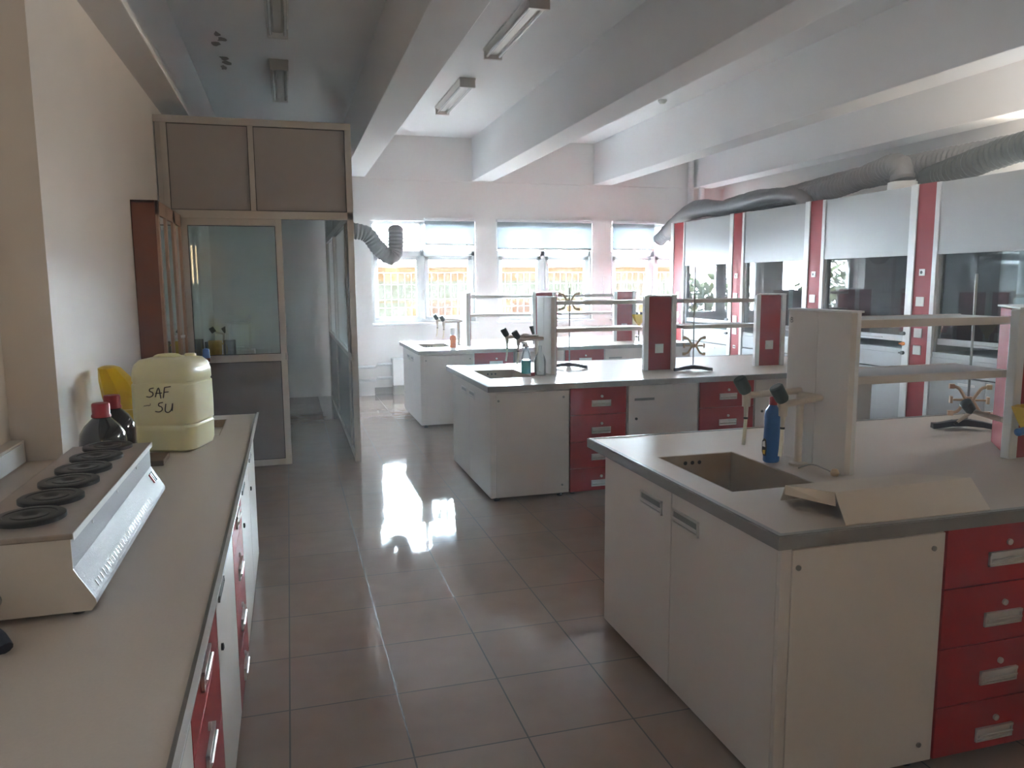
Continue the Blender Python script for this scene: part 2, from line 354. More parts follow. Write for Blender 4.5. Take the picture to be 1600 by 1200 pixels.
tag(tb.build('raised_shutter', 'edge'), 'raised grey shutter slats across the left lower pane of the window nearest the partition', 'shutter')
# frames and panes of the added fill-light openings behind the viewer
for i, (a, b) in enumerate(FILL_WIN):
    W = thing('window_%d' % (4+i), 'unseen fill-light opening added behind the viewer, %s of two' % ('left' if i == 0 else 'right'), 'window', (a, FRONTY-.15, 1.6), kind='structure')
    f = MB().box(0, .05, 0, .06, 0, 1).box(b-a-.05, b-a, 0, .06, 0, 1).box(0, b-a, 0, .06, 0, .05).box(0, b-a, 0, .06, .95, 1)
    f.build('window_frame', 'pvc', W); B(.05, b-a-.05, .03, .036, .05, .95).build('pane', 'glass', W)

W = thing('window_6', 'unseen high opening added in the right wall for fill light', 'window', (XR+.12, FILL_RW[0], FILL_RW[2]), kind='structure')  # made-up opening outside the view, there only for its light
a, h = FILL_RW[1]-FILL_RW[0], FILL_RW[3]-FILL_RW[2]
MB().box(0, .06, 0, .04, 0, h).box(0, .06, a-.04, a, 0, h).box(0, .06, 0, a, 0, .04).box(0, .06, 0, a, h-.04, h).build('window_frame', 'pvc', W, bevel=.003)
B(.028, .034, .04, a-.04, .04, h-.04).build('pane', 'glass', W)

# ---------------------------------------------------------------- outside
tag(B(-90, 90, YB+1, 140, -6.2, -6).build('outside_ground', 'ground'), 'ground far below outside the windows', 'ground', kind='structure')
bd = thing('neighbouring_building', 'yellow and pale green building seen through the windows', 'building', (-4.6, 31, -6))
L = 34
B(0, L, 0, 10, 0, 8.05).build('wall', 'fa_yel', bd)
B(-.3, L+.3, -.6, 10.3, 8.28, 8.42).build('roof_edge', 'fa_roof', bd)
B(-.1, L+.1, -.3, 10, 8.05, 8.28).build('eaves', 'fa_yel', bd)
for r0, r1 in ((6.95, 7.75), (3.0, 5.25)):
    tp = MB(); x = 3.0; tp.box(3.0, L-.3, -.02, 0, r0, r1)
    while x < L-.3:
        tp.box(x+.012, x+.36, -.04, -.02, r0, r1); x += .374
    tp.build('cladding_panels', 'fa_teal', bd)
x = 3.3; k = 0
while x < L-2:
    o = MB().box(x, x+.9, -.05, 0, 5.35, 6.85).build('window_opening', 'fa_tan', bd)
    B(x+1.3, x+2.5, -.04, 0, 5.3, 6.9).build('cladding', 'fa_teal', bd)
    x += 3.4
rf = thing('rooftop_railing', 'thin railing on the roof of the building outside', 'railing', (7.2, 31.5, 2.42))
rm = MB()
for q in range(5): rm.cyl((q*.5, 0, 0), (q*.5, 0, 1.1), .03, seg=6)
for z in (.5, 1.08): rm.cyl((0, 0, z), (2, 0, z), .03, seg=6)
rm.build('rails', 'fa_roof', rf)
def tree(x, y, z, h, r, n, lab):
    T = thing('tree', lab, 'tree', (x, y, z)); rnd = random.Random(int(x*10+y))
    MB().tube([(0, 0, 0), (.1, 0, h*.5), (.25, .1, h*.9)], [.22, .15, .05], 8).build('trunk', 'bark', T)
    f = MB()
    for _ in range(n):
        a = rnd.uniform(0, 2*PI); el = rnd.uniform(-.5, 1.2); q = r*rnd.uniform(.35, 1)
        c = Vector((q*math.cos(a)*math.cos(el), q*math.sin(a)*math.cos(el), h*.8+q*math.sin(el)))
        sdir = Vector((rnd.uniform(-1, 1), rnd.uniform(-1, 1), rnd.uniform(-.6, .6))).normalized(); t = sdir.cross(Vector((0, 0, 1))).normalized()
        s = rnd.uniform(.18, .42)
        f.add([c-sdir*s, c+t*s*.5, c+sdir*s, c-t*s*.5], [(0, 1, 2, 3)])
    f.build('crown', 'leaf', T)
for i, (x, y, z, h, r) in enumerate([(-13.5, 30, -6, 7.6, 2.6), (-18.0, 33, -6, 8.6, 3.0), (-9.0, 34, -6, 7.6, 2.2), (-24, 36, -6, 8, 3)]):
    tree(x, y, z, h, r, 700, ['leafy tree outside, mirrored low in the hood glass', 'tall tree outside left of the yellow building', 'low tree beside the left end of the yellow building', 'tree outside at the far left'][i])

# ---------------------------------------------------------------- ceiling lamps
def lamp(x, y, lab, first=[None]):
    if first[0] is None:
        T = thing('ceiling_lamp', lab, 'lamp', (x, y, ZC), group='twin-tube ceiling lamps'); first[0] = T
        MB().prism([(-.03, -.06), (.03, -.06), (.09, -.02), (.09, 0), (-.09, 0), (-.09, -.02)], 'y', 0, 1.42).build('housing', 'lampm', T)
        for sx in (-.06, .06):
            MB().cyl((sx, .05, -.075), (sx, 1.37, -.075), .013, seg=12).build('tube', 'tube', T, smooth=True)
        for yy in (0, 1.38): B(-.085, .085, yy, yy+.04, -.10, -.02).build('end_cap', 'lampm', T, bevel=.004)
        return T
    c = copy_tree(first[0]); c.location = (x, y, ZC); c['label'] = lab; return c
lamp(.01, 8.1, 'unlit twin-tube ceiling lamp just above the partition')
lamp(.01, 5.70, 'unlit twin-tube ceiling lamp cut by the top edge, left bay')
lamp(1.93, 5.85, 'unlit twin-tube ceiling lamp catching blue light, nearer one over the aisle benches')
lamp(1.93, 8.30, 'unlit twin-tube ceiling lamp nearer the windows, right of the aisle beam')
sd = MB().lathe([(.0, 0), (.055, 0), (.055, -.015), (.04, -.03), (.028, -.045), (0, -.05)], (4.42, 8.7, ZC), 20)
tag(sd.build('smoke_detector', 'socket', smooth=True), 'small round smoke detector on the ceiling between the beams', 'detector')
tag(MB().cyl((6.62, YB-.12, 2.9), (6.62, YB-.12, 3.2), .045, seg=16).cyl((6.42, YB-.12, 2.7), (6.42, YB-.12, ZC), .05, seg=16).build('drain_pipe', 'pvc', smooth=True), 'white vertical pipe in the far right corner', 'pipe')

# ---------------------------------------------------------------- partition
PX0, PX1, PY = -1.03, .60, 7.24
pt = thing('glass_partition', 'aluminium and glass partition cubicle with open doorway', 'partition', (0, 0, 0))
fr = MB(); t = .05
fr.box(PX0, PX1, PY, PY+.05, 3.03, 3.09).box(PX0, PX1, PY, PY+.05, 2.24, 2.31)
fr.box(PX0+.05, PX0+.10, PY, PY+.05, 2.31, 3.03).box(PX0+.012, PX0+.05, PY+.01, PY+.05, 0, 3.09)
fr.box(-.28, -.235, PY, PY+.05, 2.31, 3.03).box(PX1-.055, PX1, PY, PY+.055, 0, 3.03)
fr.build('frame', 'alu', pt, bevel=.003)
B(PX0+.10, -.28, PY+.02, PY+.03, 2.31, 3.03).build('upper_panel', 'panelgrey', pt)
B(-.235, PX1-.055, PY+.02, PY+.03, 2.31, 3.03).build('upper_panel', 'panelgrey', pt)
fl = MB(); fl.box(-.88, -.81, PY-.01, PY+.04, .02, 2.24).box(-.085, -.03, PY-.01, PY+.04, .02, 2.24).box(-.81, -.085, PY-.01, PY+.04, 2.18, 2.24)
fl.box(-.81, -.085, PY-.01, PY+.04, .98, 1.045).box(-.81, -.085, PY-.01, PY+.04, .02, .075).box(-1.018, -.88, PY+.0, PY+.03, .02, 2.24)
pl_ = fl.build('fixed_leaf_frame', 'alu', pt, bevel=.003)
B(-.81, -.085, PY+.012, PY+.018, 1.045, 2.18).build('glass_pane', 'glasspart', pt)
B(-.81, -.085, PY+.010, PY+.022, .075, .98).build('lower_panel', 'panellow', pt)
gk = MB()
def ring(x0, x1, z0, z1, y, q=.006):
    gk.box(x0, x0+q, y, y+.004, z0, z1).box(x1-q, x1, y, y+.004, z0, z1).box(x0, x1, y, y+.004, z0, z0+q).box(x0, x1, y, y+.004, z1-q, z1)
ring(PX0+.10, -.28, 2.31, 3.03, PY+.015); ring(-.235, PX1-.055, 2.31, 3.03, PY+.015)
ring(-.81, -.085, 1.045, 2.18, PY+.006); ring(-.81, -.085, .075, .98, PY+.004)
gk.build('gasket', 'black', pt)
MB().cyl((-.035, PY-.02, .99), (-.035, PY-.02, 1.05), .012, seg=10).build('hinge', 'lampm', pt)
sf = MB(); X0, X1 = PX1-.05, PX1
sf.box(X0, X1, PY+.05, YB-.17, 3.03, 3.09).box(X0, X1, PY+.05, YB-.17, 2.24, 2.31).box(X0, X1, PY+.05, YB-.17, .94, .99).box(X0, X1, PY+.05, YB-.17, .0, .05)
for y in (7.75, 9.75, YB-.22): sf.box(X0, X1, y, y+.05, 0, 3.05)
sf.build('side_frame', 'alu', pt, bevel=.003)
for y0, y1 in ((7.80, 9.75), (9.80, YB-.22)):
    B(X0+.022, X0+.028, y0, y1, .99, 2.24).build('side_glass', 'glassside', pt)
    B(X0+.018, X0+.032, y0, y1, .05, .94).build('side_lower_panel', 'panellow', pt)
    B(X0+.018, X0+.032, y0, y1, 2.31, 3.03).build('side_upper_panel', 'panelgrey', pt)
B(X0+.018, X0+.032, PY+.055, 7.75, .05, 2.24).build('side_end_panel', 'panellow', pt)
# inside the cubicle
ct = thing('cubicle_table', 'white table standing behind the partition glass', 'table', (-1.0, 7.75, 0))
B(0, .78, 0, 1.4, .90, .94).build('table_top', 'white', ct, bevel=.004)
for x in (.03, .71):
    for y in (.03, 1.33): B(x, x+.04, y, y+.04, 0, .90).build('leg', 'alu', ct)
sc = thing('balance_scale', 'white laboratory balance with clear draft shield on the table behind the partition glass', 'scale', (-.50, 8.30, .94))
B(-.13, .15, -.12, .12, 0, .07).build('scale_base', 'enamelend', sc, bevel=.01)
m = MB()
for x in (-.11, .11):
    for y in (-.1, .1): m.box(x-.008, x+.008, y-.008, y+.008, .07, .33)
m.box(-.12, .12, -.11, .11, .33, .345); m.build('draft_shield_frame', 'socket', sc)
MB().lathe([(0, 0), (.05, 0), (.05, .008), (0, .008)], (0, 0, .09)).build('weighing_pan', 'lip', sc)
yb = thing('yellow_jug', 'yellow plastic jug behind the partition glass', 'jug', (-.70, 7.95, .94))
MB().lathe([(.0, 0), (.055, 0), (.065, .19), (.06, .19), (.05, .01), (0, .01)], seg=20).build('jug_body', 'yellow', yb, smooth=True)
MB().tube(smoothpath([(.06, 0, .16), (.10, 0, .14), (.10, 0, .07), (.055, 0, .04)]), .008, 8).build('jug_handle', 'yellow', yb, smooth=True)
for k, (x, y, h, r, lab) in enumerate([(-.86, 8.02, .20, .05, 'clear beaker leftmost behind the partition glass'), (-.57, 7.95, .19, .06, 'wide clear beaker right of the yellow jug behind glass'), (-.78, 8.2, .16, .04, 'small clear beaker behind the yellow jug')]):
    tag(MB().lathe([(0, 0), (r, 0), (r, h), (r+.004, h+.003), (r-.003, h), (r-.003, .004), (0, .004)], (x, y, .94), 20).build('beaker', 'bottleglass', smooth=True), lab, 'beaker')
kb = thing('wash_bottle', 'clear bottle with blue cap behind the partition glass', 'bottle', (-.88, 7.86, .94))
MB().lathe([(0, 0), (.03, 0), (.03, .09), (.012, .12), (0, .12)], seg=16).build('bottle_body', 'bottleglass', kb, smooth=True)
MB().lathe([(0, .12), (.016, .12), (.014, .16), (0, .16)], seg=12).build('cap', 'blue', kb, smooth=True)
ft = thing('tap', 'dark-knobbed beige tap behind the partition glass', 'tap', (-.66, 8.5, .94))
MB().tube([(0, 0, 0), (0, 0, .22), (-.08, -.03, .24)], .012, 8).build('tap_pipe', 'pp', ft, smooth=True)
for x in (-.09, .03): MB().cyl((x, -.03, .24), (x-.03, -.03, .29), .025, seg=12).build('knob', 'knob', ft, smooth=True)

# ---------------------------------------------------------------- wall cabinet (wood, glazed)
wc = thing('wooden_wall_cabinet', 'brown wooden cabinet with glazed doors on the left wall', 'cabinet', (-1.028, 5.98, .95))
D = .155; LN = 1.22; HT = 1.31
cc = MB().box(0, D, 0, .02, 0, HT).box(0, D, LN-.02, LN, 0, HT).box(0, D, 0, LN, 0, .02).box(0, D, 0, LN, HT-.02, HT).box(0, .008, 0, LN, 0, HT)
cc.build('carcass', 'wood', wc, bevel=.002)
for y0, y1, lab in ((.0, .80, 1), (.805, 1.22, 0)):
    d = MB(); q = .06
    d.box(D+.001, D+.02, y0, y0+q, .0, HT).box(D+.001, D+.02, y1-q, y1, 0, HT).box(D+.001, D+.02, y0, y1, 0, q).box(D+.001, D+.02, y0, y1, HT-.1, HT)
    if lab: d.box(D+.001, D+.02, .36, .42, 0, HT)
    dd = d.build('door', 'wooddoor', wc, bevel=.002)
    B(D+.006, D+.010, y0+q, y1-q, q, HT-.1).build('door_glass', 'glasscab', dd)
    MB().cyl((D+.02, y1-.03 if lab else y0+.03, .30), (D+.045, y1-.03 if lab else y0+.03, .30), .012, seg=12).build('knob', 'lip', dd, smooth=True)
for z in (.45, .87): B(.01, D-.01, .02, LN-.02, z, z+.018).build('shelf', 'wooddoor', wc)

# ---------------------------------------------------------------- base units (local: front faces -Y, X to the right)
ZB, ZT = .035, .855
def handle(parent, x0, x1, z, y=-.001, hh=.055, slim=False):
    m = MB()
    if slim:
        m.box(x0, x1, y-.006, y, z-.010, z-.006).box(x0, x1, y-.006, y, z+.006, z+.010).box(x0, x0+.004, y-.006, y, z-.01, z+.01).box(x1-.004, x1, y-.006, y, z-.01, z+.01).box(x0, x1, y-.002, y, z-.006, z+.006)
    else:
        h = hh/2
        m.box(x0, x1, y-.010, y, z+h-.010, z+h).box(x0, x1, y-.008, y, z-h, z-h+.006).box(x0, x0+.006, y-.008, y, z-h, z+h).box(x1-.006, x1, y-.008, y, z-h, z+h)
        m.prism([(y-.002, z-h+.006), (y-.014, z-.004), (y-.016, z+.002), (y-.012, z+.004), (y, z-.006), (y, z-h+.006)], 'x', x0+.006, x1-.006)
        m.box(x0+.004, x1-.004, y-.0025, y, z-h+.004, z+h-.008)
    return m.build('handle', 'rod' if slim else 'silver', parent)
def lock(parent, x, z, dark=False):
    m = MB().cyl((x, -.001, z), (x, -.008, z), .011, seg=14).box(x-.002, x+.002, -.0095, -.0085, z-.006, z+.006)
    return m.build('lock', 'black' if dark else 'silver', parent, smooth=True)
def carcass(T, wd, dp, frontmat='white'):
    m = MB().box(0, .016, .019, dp, ZB+.02, ZT).box(wd-.016, wd, .019, dp, ZB+.02, ZT).box(.016, wd-.016, .019, dp, ZB+.02, ZB+.036).box(.016, wd-.016, dp-.01, dp, ZB+.036, ZT).box(.016, wd-.016, .019, dp-.01, ZT-.018, ZT)
    m.build('carcass', frontmat, T)
    for x in (.05, wd-.05):
        for y in (.08, dp-.08):
            MB().cyl((x, y, 0), (x, y, .012), .022, seg=12).cyl((x, y, .012), (x, y, ZB+.02), .011, seg=10).build('foot', 'black', T, smooth=True)
def drawer_unit(lab, loc, rz, wd, dp, group=None):
    T = thing('drawer_unit', lab, 'drawer unit', loc, rz, group); carcass(T, wd, dp)
    zz = [.855, .640, .428, .216, .030]
    B(.002, wd-.002, .0182, .0188, .04, .85).build('seam_shade', 'dark', T)  # dark sheet behind the fronts paints the shade of the drawer seams
    for k in range(4):
        d = B(.003, wd-.003, 0, .018, zz[k+1]+.002, zz[k]-.002).build('drawer_front', 'red', T, bevel=.0015)
        handle(d, .18, .34, zz[k]-.126, hh=.05); lock(d, .265, zz[k]-.072)
    return T
def cupboard(lab, loc, rz, wd, dp, side='l', group=None):
    T = thing('cupboard', lab, 'cupboard', loc, rz, group); carcass(T, wd, dp)
    d = B(.004, wd-.004, 0, .018, ZB, ZT-.004).build('door', 'white', T, bevel=.0015)
    x0 = .055 if side == 'l' else wd-.225
    handle(d, x0, x0+.17, .742, slim=True); lock(d, .07 if side == 'l' else wd-.07, .587, True)
    return T

# ---------------------------------------------------------------- left counter
def worktop(name, lab, x0, x1, y0, y1, hole, edges, extra=None):
    hx0, hx1, hy0, hy1 = hole
    T = thing(name, lab, 'worktop', (x0, y0, .86))
    m = MB(); Z0, Z1 = .86, .898
    def bx(a, b, c, d): m.box(a-x0, b-x0, c-y0, d-y0, Z0-.86, Z1-.86)
    bx(x0, x1, y0, hy0); bx(x0, x1, hy1, y1); bx(x0, hx0, hy0, hy1); bx(hx1, x1, hy0, hy1)
    if extra: bx(*extra)
    m.build('top', 'top', T)
    e = MB(); li = MB()
    for s in edges:
        if s == 'x0': e.box(-.018, 0, -.018, y1-y0+.018, -.004, .038); li.box(-.014, .006, -.014, y1-y0+.014, .0383, .041)
        if s == 'x1': e.box(x1-x0, x1-x0+.018, -.018, y1-y0+.018, -.004, .038); li.box(x1-x0-.004, x1-x0+.014, 0, y1-y0, .0383, .041)
        if s == 'y0': e.box(0, x1-x0, -.018, 0, -.004, .038); li.box(0, x1-x0, -.014, .006, .0383, .041)
        if s == 'y1': e.box(0, x1-x0, y1-y0, y1-y0+.018, -.004, .038); li.box(0, x1-x0, y1-y0-.006, y1-y0+.014, .0383, .041)
    e.build('edge_profile', 'edge', T); li.build('edge_lip', 'edge' if name == 'bench_worktop' else 'lip', T)
    s = MB(); q = .008; a, b, c, d = hx0-x0, hx1-x0, hy0-y0, hy1-y0; zb = -.20; zt = .0375
    s.box(a, a+q, c, d, zb, zt).box(b-q, b, c, d, zb, zt).box(a+q, b-q, c, c+q, zb, zt).box(a+q, b-q, d-q, d, zb, zt).box(a, b, c, d, zb-.01, zb)
    sk = s.build('sink_basin', 'sink', T, bevel=.002)
    MB().lathe([(0, 0), (.03, 0), (.03, .003), (0, .003)], ((a+b)/2, (c+d)/2, zb+.0005)).build('drain', 'black', sk)
    ov = MB()
    for k in (-1, 0, 1): ov.cyl((a+.17+k*.035, d-q-.0015, zt-.035), (a+.17+k*.035, d-q+.001, zt-.035), .009, seg=12)
    ov.build('overflow_holes', 'black', sk)
    return T
wt = thing('counter_worktop', 'long beige worktop along the left wall with silver edge trim', 'worktop', (-1.0, -1.2, .86))
m = MB(); y0 = -1.2
def bx(a, b, c, d): m.box(a+1.0, b+1.0, c-y0, d-y0, 0, .038)
SX0, SX1, SY0, SY1 = -.72, -.37, 4.16, 4.66
bx(-1.195, -.222, -1.2, 3.795); bx(-.995, -.222, 3.795, SY0); bx(-.995, SX0, SY0, SY1); bx(SX1, -.222, SY0, SY1); bx(-.995, -.222, SY1, 4.81)
m.build('top', 'top', wt)
B(.778, .790, 0, 6.01, -.004, .038).build('edge_profile', 'edge', wt)
B(.788, .800, 0, 6.03, .0385, .0435).build('edge_lip', 'lip', wt)
s = MB(); a, b, c, d = SX0+1, SX1+1, SY0-y0, SY1-y0; q = .006
s.box(a, a+q, c, d, -.2, .0375).box(b-q, b, c, d, -.2, .0375).box(a, b, c, c+q, -.2, .0375).box(a, b, d-q, d, -.2, .0375).box(a, b, c, d, -.21, -.2)
s.build('sink_basin', 'sink', wt)
seq = [('c', 3.50, 4.16, 'white cupboard under the left counter'), ('c', 4.16, 4.80, 'white cupboard at the far end of the left counter'), ('d', 2.96, 3.50, 'red drawer unit under the left counter, further one'),
       ('c', 2.28, 2.96, 'white cupboard between the two red units of the left counter'), ('d', 1.68, 2.28, 'red drawer unit under the left counter, nearer one'), ('c', 1.02, 1.68, 'white cupboard at the bottom edge, under the near left counter')]
for k, a, b, lab in seq:
    (drawer_unit if k == 'd' else cupboard)(lab, (-.24, a, 0), PI/2, b-a-.004, .70)
# hotplate -----------------------------------------------------------------
hp = thing('hotplate_unit', 'long white six-plate heating unit on the left counter', 'hotplate', (-.63, 1.93, .90))
# local x: back -.13 .. front; y: 0..1.07 ; z 0..
xb, xt, xf = -.125, .122, .166
body = MB().prism([(xb, .012), (xf-.012, .012), (xf, .028), (xf-.002, .040), (xt, .115), (xt, .188), (xb, .188)], 'y', .004, 1.066)
body.build('body', 'enamel', hp)
MB().prism([(xb, .012), (xf-.012, .012), (xf, .028), (xf-.002, .040), (xt, .115), (xt, .188), (xb, .188)], 'y', 0, .004).build('end_plate', 'enamelend', hp)
B(xb-.004, xt+.006, -.004, 1.074, .188, .202).build('top_plate', 'stainless', hp, bevel=.003)
B(xt+.0065, xt+.0085, -.004, 1.074, .186, .2035).build('top_edge_strip', 'lip', hp)
for i, yy in enumerate((2.085, 2.262, 2.437, 2.605, 2.772, 2.940)):
    c = (-.002, yy-1.93, .202)
    prof = [(0, 0), (.079, 0), (.079, .010), (.075, .0125), (.060, .0125), (.058, .0105), (.044, .0105), (.042, .0125), (.020, .0125), (.014, .008), (0, .008)]
    MB().lathe(prof, c, 40).build('heating_plate', 'plate', hp, smooth=True)
for z, r, hx in ((.150, .016, -.045), (.060, .019, -.045)):
    kn = MB().cyl((hx, -.001, z), (hx, -.012, z), r, seg=16).cyl((hx, -.012, z), (hx, -.05, z-.004), r*.55, seg=12)
    if r > .017: kn.box(hx-.03, hx-.005, -.055, -.03, z-.028, z+.026)
    kn.build('side_knob', 'rod', hp, smooth=True)
sl = MB()
def slope(u, off):  # point on the slanting front, u 0 bottom .. 1 top
    return (xf-.002+(xt-xf+.002)*u+off*.86, .040+.075*u+off*.5)
for k in range(30):
    y = .06+k*.026; p0 = slope(.12, .0012); p1 = slope(.30, .0012); p2 = slope(.30, -.001); p3 = slope(.12, -.001)
    sl.prism([p0, p1, p2, p3], 'y', y, y+.005)
sl.build('vent_slots', 'edge', hp)
for yy, mm, sz in ((.985, 'black', .012), (1.01, 'black', .014), (.968, 'capred', .008)):
    p0 = slope(.45, .006); p1 = slope(.85, .006); p2 = slope(.85, -.001); p3 = slope(.45, -.001)
    MB().prism([p0, p1, p2, p3], 'y', yy, yy+sz).build('switch', mm, hp)
for yy in (.03, 1.03):
    for xx in (-.1, .12): MB().cyl((xx, yy, 0), (xx, yy, .012), .014, seg=12).build('foot', 'black', hp)
mk = MB()
for yy in (.2, .5, .8): mk.cyl((xt, yy, .17), (xt+.003, yy, .17), .004, seg=8)
mk.build('screws', 'lip', hp)
# wood block
tag(B(-.665, -.545, 3.52, 3.70, .898, .922).build('wood_block', 'woodblk', bevel=.003), 'small brown wood block in front of the jerrycan', 'block')
# jerrycan ------------------------------------------------------------------
jc = thing('jerrycan', 'translucent yellowish jerrycan marked SAF SU on the left counter', 'jerrycan', (-.545, 3.93, .8985), -.30)
def rounded(wx, wy, r, n=6):
    out = []
    for cx, cyy, a0 in ((wx-r, wy-r, 0), (-wx+r, wy-r, PI/2), (-wx+r, -wy+r, PI), (wx-r, -wy+r, 1.5*PI)):
        for k in range(n+1): a = a0+k*PI/2/n; out.append((cx+r*math.cos(a), cyy+r*math.sin(a)))
    return out
def loft(rings):
    vs = []; n = len(rings[0][0])
    for ring, z in rings: vs += [(p[0], p[1], z) for p in ring]
    fs = [(i*n+k, i*n+(k+1) % n, (i+1)*n+(k+1) % n, (i+1)*n+k) for i in range(len(rings)-1) for k in range(n)]
    fs += [tuple(reversed(range(n))), tuple((len(rings)-1)*n+k for k in range(n))]
    return MB().add(vs, fs)
R = [(.118, .118, 0), (.138, .134, .012), (.145, .140, .035), (.147, .141, .10), (.1475, .1415, .118), (.143, .138, .124), (.143, .138, .130), (.148, .142, .136), (.149, .143, .22),
     (.148, .142, .315), (.143, .138, .321), (.143, .138, .327), (.147, .141, .333), (.146, .140, .37), (.138, .132, .405), (.118, .112, .427), (.085, .08, .434)]
loft([(rounded(a, b, min(.055, a*.42)), z) for a, b, z in R]).build('can_body', 'can', jc, smooth=True)
MB().tube(smoothpath([(-.07, -.03, .420), (-.05, -.02, .436), (.02, .0, .438), (.05, .01, .420)], 8), .013, 10).build('grip', 'can', jc, smooth=True)
MB().lathe([(0, .415), (.026, .415), (.026, .442), (.022, .446), (0, .446)], (.07, .05, 0), 20).build('cap', 'can', jc, smooth=True)
ink = MB()
def stroke(pts, ox, oz, s, r=.0024):
    P = []
    for x, z in pts: P.append((ox+x*s, -.1435, oz+z*s))
    ink.tube(smoothpath(P, 5) if len(P) > 2 else P, r, 6)
def Sx(ox, oz, s): stroke([(.75, 1), (.35, .9), (.3, .65), (.6, .5), (.62, .2), (.3, 0), (-.1, .05)], ox, oz, s)
def Ax(ox, oz, s): stroke([(0, 0), (.4, 1), (.6, -.15)], ox, oz, s); stroke([(.05, .4), (.75, .45)], ox, oz, s)
def Fx(ox, oz, s): stroke([(.1, -.1), (.3, 1)], ox, oz, s); stroke([(.3, 1), (.95, 1.1)], ox, oz, s); stroke([(.2, .5), (.7, .55)], ox, oz, s)
def Ux(ox, oz, s): stroke([(.1, .9), (0, .1), (.35, -.05), (.7, .3), (.85, .95), (.75, .1)], ox, oz, s)
Sx(-.055, .262, .042); Ax(-.018, .262, .042); Fx(.014, .262, .044)
Sx(-.018, .193, .044); Ux(.024, .193, .042)
stroke([(0, 0), (.3, .3), (.5, .1), (.9, .4), (1.0, .2), (1.4, .45), (1.5, .2), (1.9, .5), (2.0, .9), (1.9, .3)], -.075, .218, .016, .0011)
ink.build('handwriting', 'ink', jc)
# amber bottles ---------------------------------------------------------------
def amber(x, y, lab):
    T = thing('reagent_bottle', lab, 'bottle', (x, y, .898), group=None)
    MB().lathe([(0, 0), (.078, 0), (.082, .008), (.082, .19), (.078, .215), (.060, .245), (.034, .272), (.026, .284), (.026, .30), (0, .30)], seg=36).build('bottle_body', 'amber', T, smooth=True)
    cpp = MB().lathe([(0, .278), (.034, .278), (.034, .286), (.031, .290), (.031, .327), (.028, .331), (0, .331)], seg=28)
    cpp.build('cap', 'capred', T, smooth=True)
amber(-.70, 3.19, 'dark amber bottle with red cap, nearer one behind the hotplate')
amber(-.705, 3.41, 'dark amber bottle with red cap, further one beside the yellow eyewash bowl')
def eyewash(x, y, z0, rz, lab, drop=0.0):
    T = thing('eyewash_basin', lab, 'eyewash', (x, y, z0), rz)
    n = 24; rings = []
    for rx, z in ((.02, .19), (.022, .22), (.060, .265), (.095, .335), (.10, .35), (.092, .35), (.055, .28), (.015, .235)):
        rings.append(([(rx*math.cos(2*PI*k/6+PI/6), rx*.8*math.sin(2*PI*k/6+PI/6)) for k in range(6)], z-drop))
    b = loft(rings).build('basin', 'yellow', T)
    MB().tube([(0, 0, 0.001), (0, 0, .21-drop)], .012, 10).build('stem', 'pp', T, smooth=True)
    for sx in (-.03, .03): MB().lathe([(0, .27), (.012, .27), (.016, .37), (.02, .38), (0, .382)], (sx, 0, -drop), 12).build('nozzle', 'knob', T, smooth=True)
    return T
ey = thing('eyewash_basin', 'yellow eyewash bowl tipped over behind the jerrycan on the left counter', 'eyewash', (-.90, 4.35, .898))
n = 8
rr = []
for cx, z, a, b in ((-.005, .36, .03, .05), (.0, .35, .055, .07), (.03, .28, .085, .08), (.055, .20, .10, .08), (.07, .14, .10, .07)):
    rr.append(([(cx+a*math.cos(2*PI*k/n), b*math.sin(2*PI*k/n)) for k in range(n)], z))
loft(rr).build('basin', 'yellow', ey, smooth=True)
MB().prism([(.05, .13), (.15, .13), (.14, .06), (.10, .05)], 'y', -.03, .03).build('drip_lip', 'yellow', ey)
MB().tube([(.02, .03, 0), (.02, .03, .2)], .013, 10).build('stem', 'pp', ey, smooth=True)
lt = thing('sink_tap', 'tap with blue knob behind the jerrycan on the left counter', 'tap', (-.62, 4.74, .898))
MB().tube(smoothpath([(0, 0, 0), (0, 0, .30), (.02, -.05, .345), (.10, -.10, .35)], 6), .013, 10).build('tap_pipe', 'lip', lt, smooth=True)
MB().lathe([(0, 0), (.022, 0), (.018, .05), (0, .055)], (.16, -.10, .36), 14).build('cold_knob', 'blue', lt, smooth=True)
MB().cyl((.10, -.10, .35), (.18, -.10, .35), .011, seg=10).cyl((.16, -.10, .33), (.16, -.10, .37), .012, seg=10).build('valve', 'wood', lt, smooth=True)
# cable trunking
tk = thing('cable_trunking', 'white cable trunking box on the left wall above the worktop', 'trunking', (-1.2, 1.0, .93))
B(.001, .06, 0, 2.78, -.03, .07).build('trunk_body', 'white', tk, bevel=.004)
B(.0605, .066, 2.15, 2.74, -.025, .06).build('cover', 'whitegloss', tk, bevel=.002)
dk = MB().tube(smoothpath([(-.70, 1.80, .915), (-.66, 1.83, .925), (-.63, 1.80, .93), (-.605, 1.77, .912)], 6), [.016]*19, 10)
tag(dk.build('dark_clamp', 'navy', smooth=True), 'small dark blue clamp cut by the left edge of the counter', 'clamp')

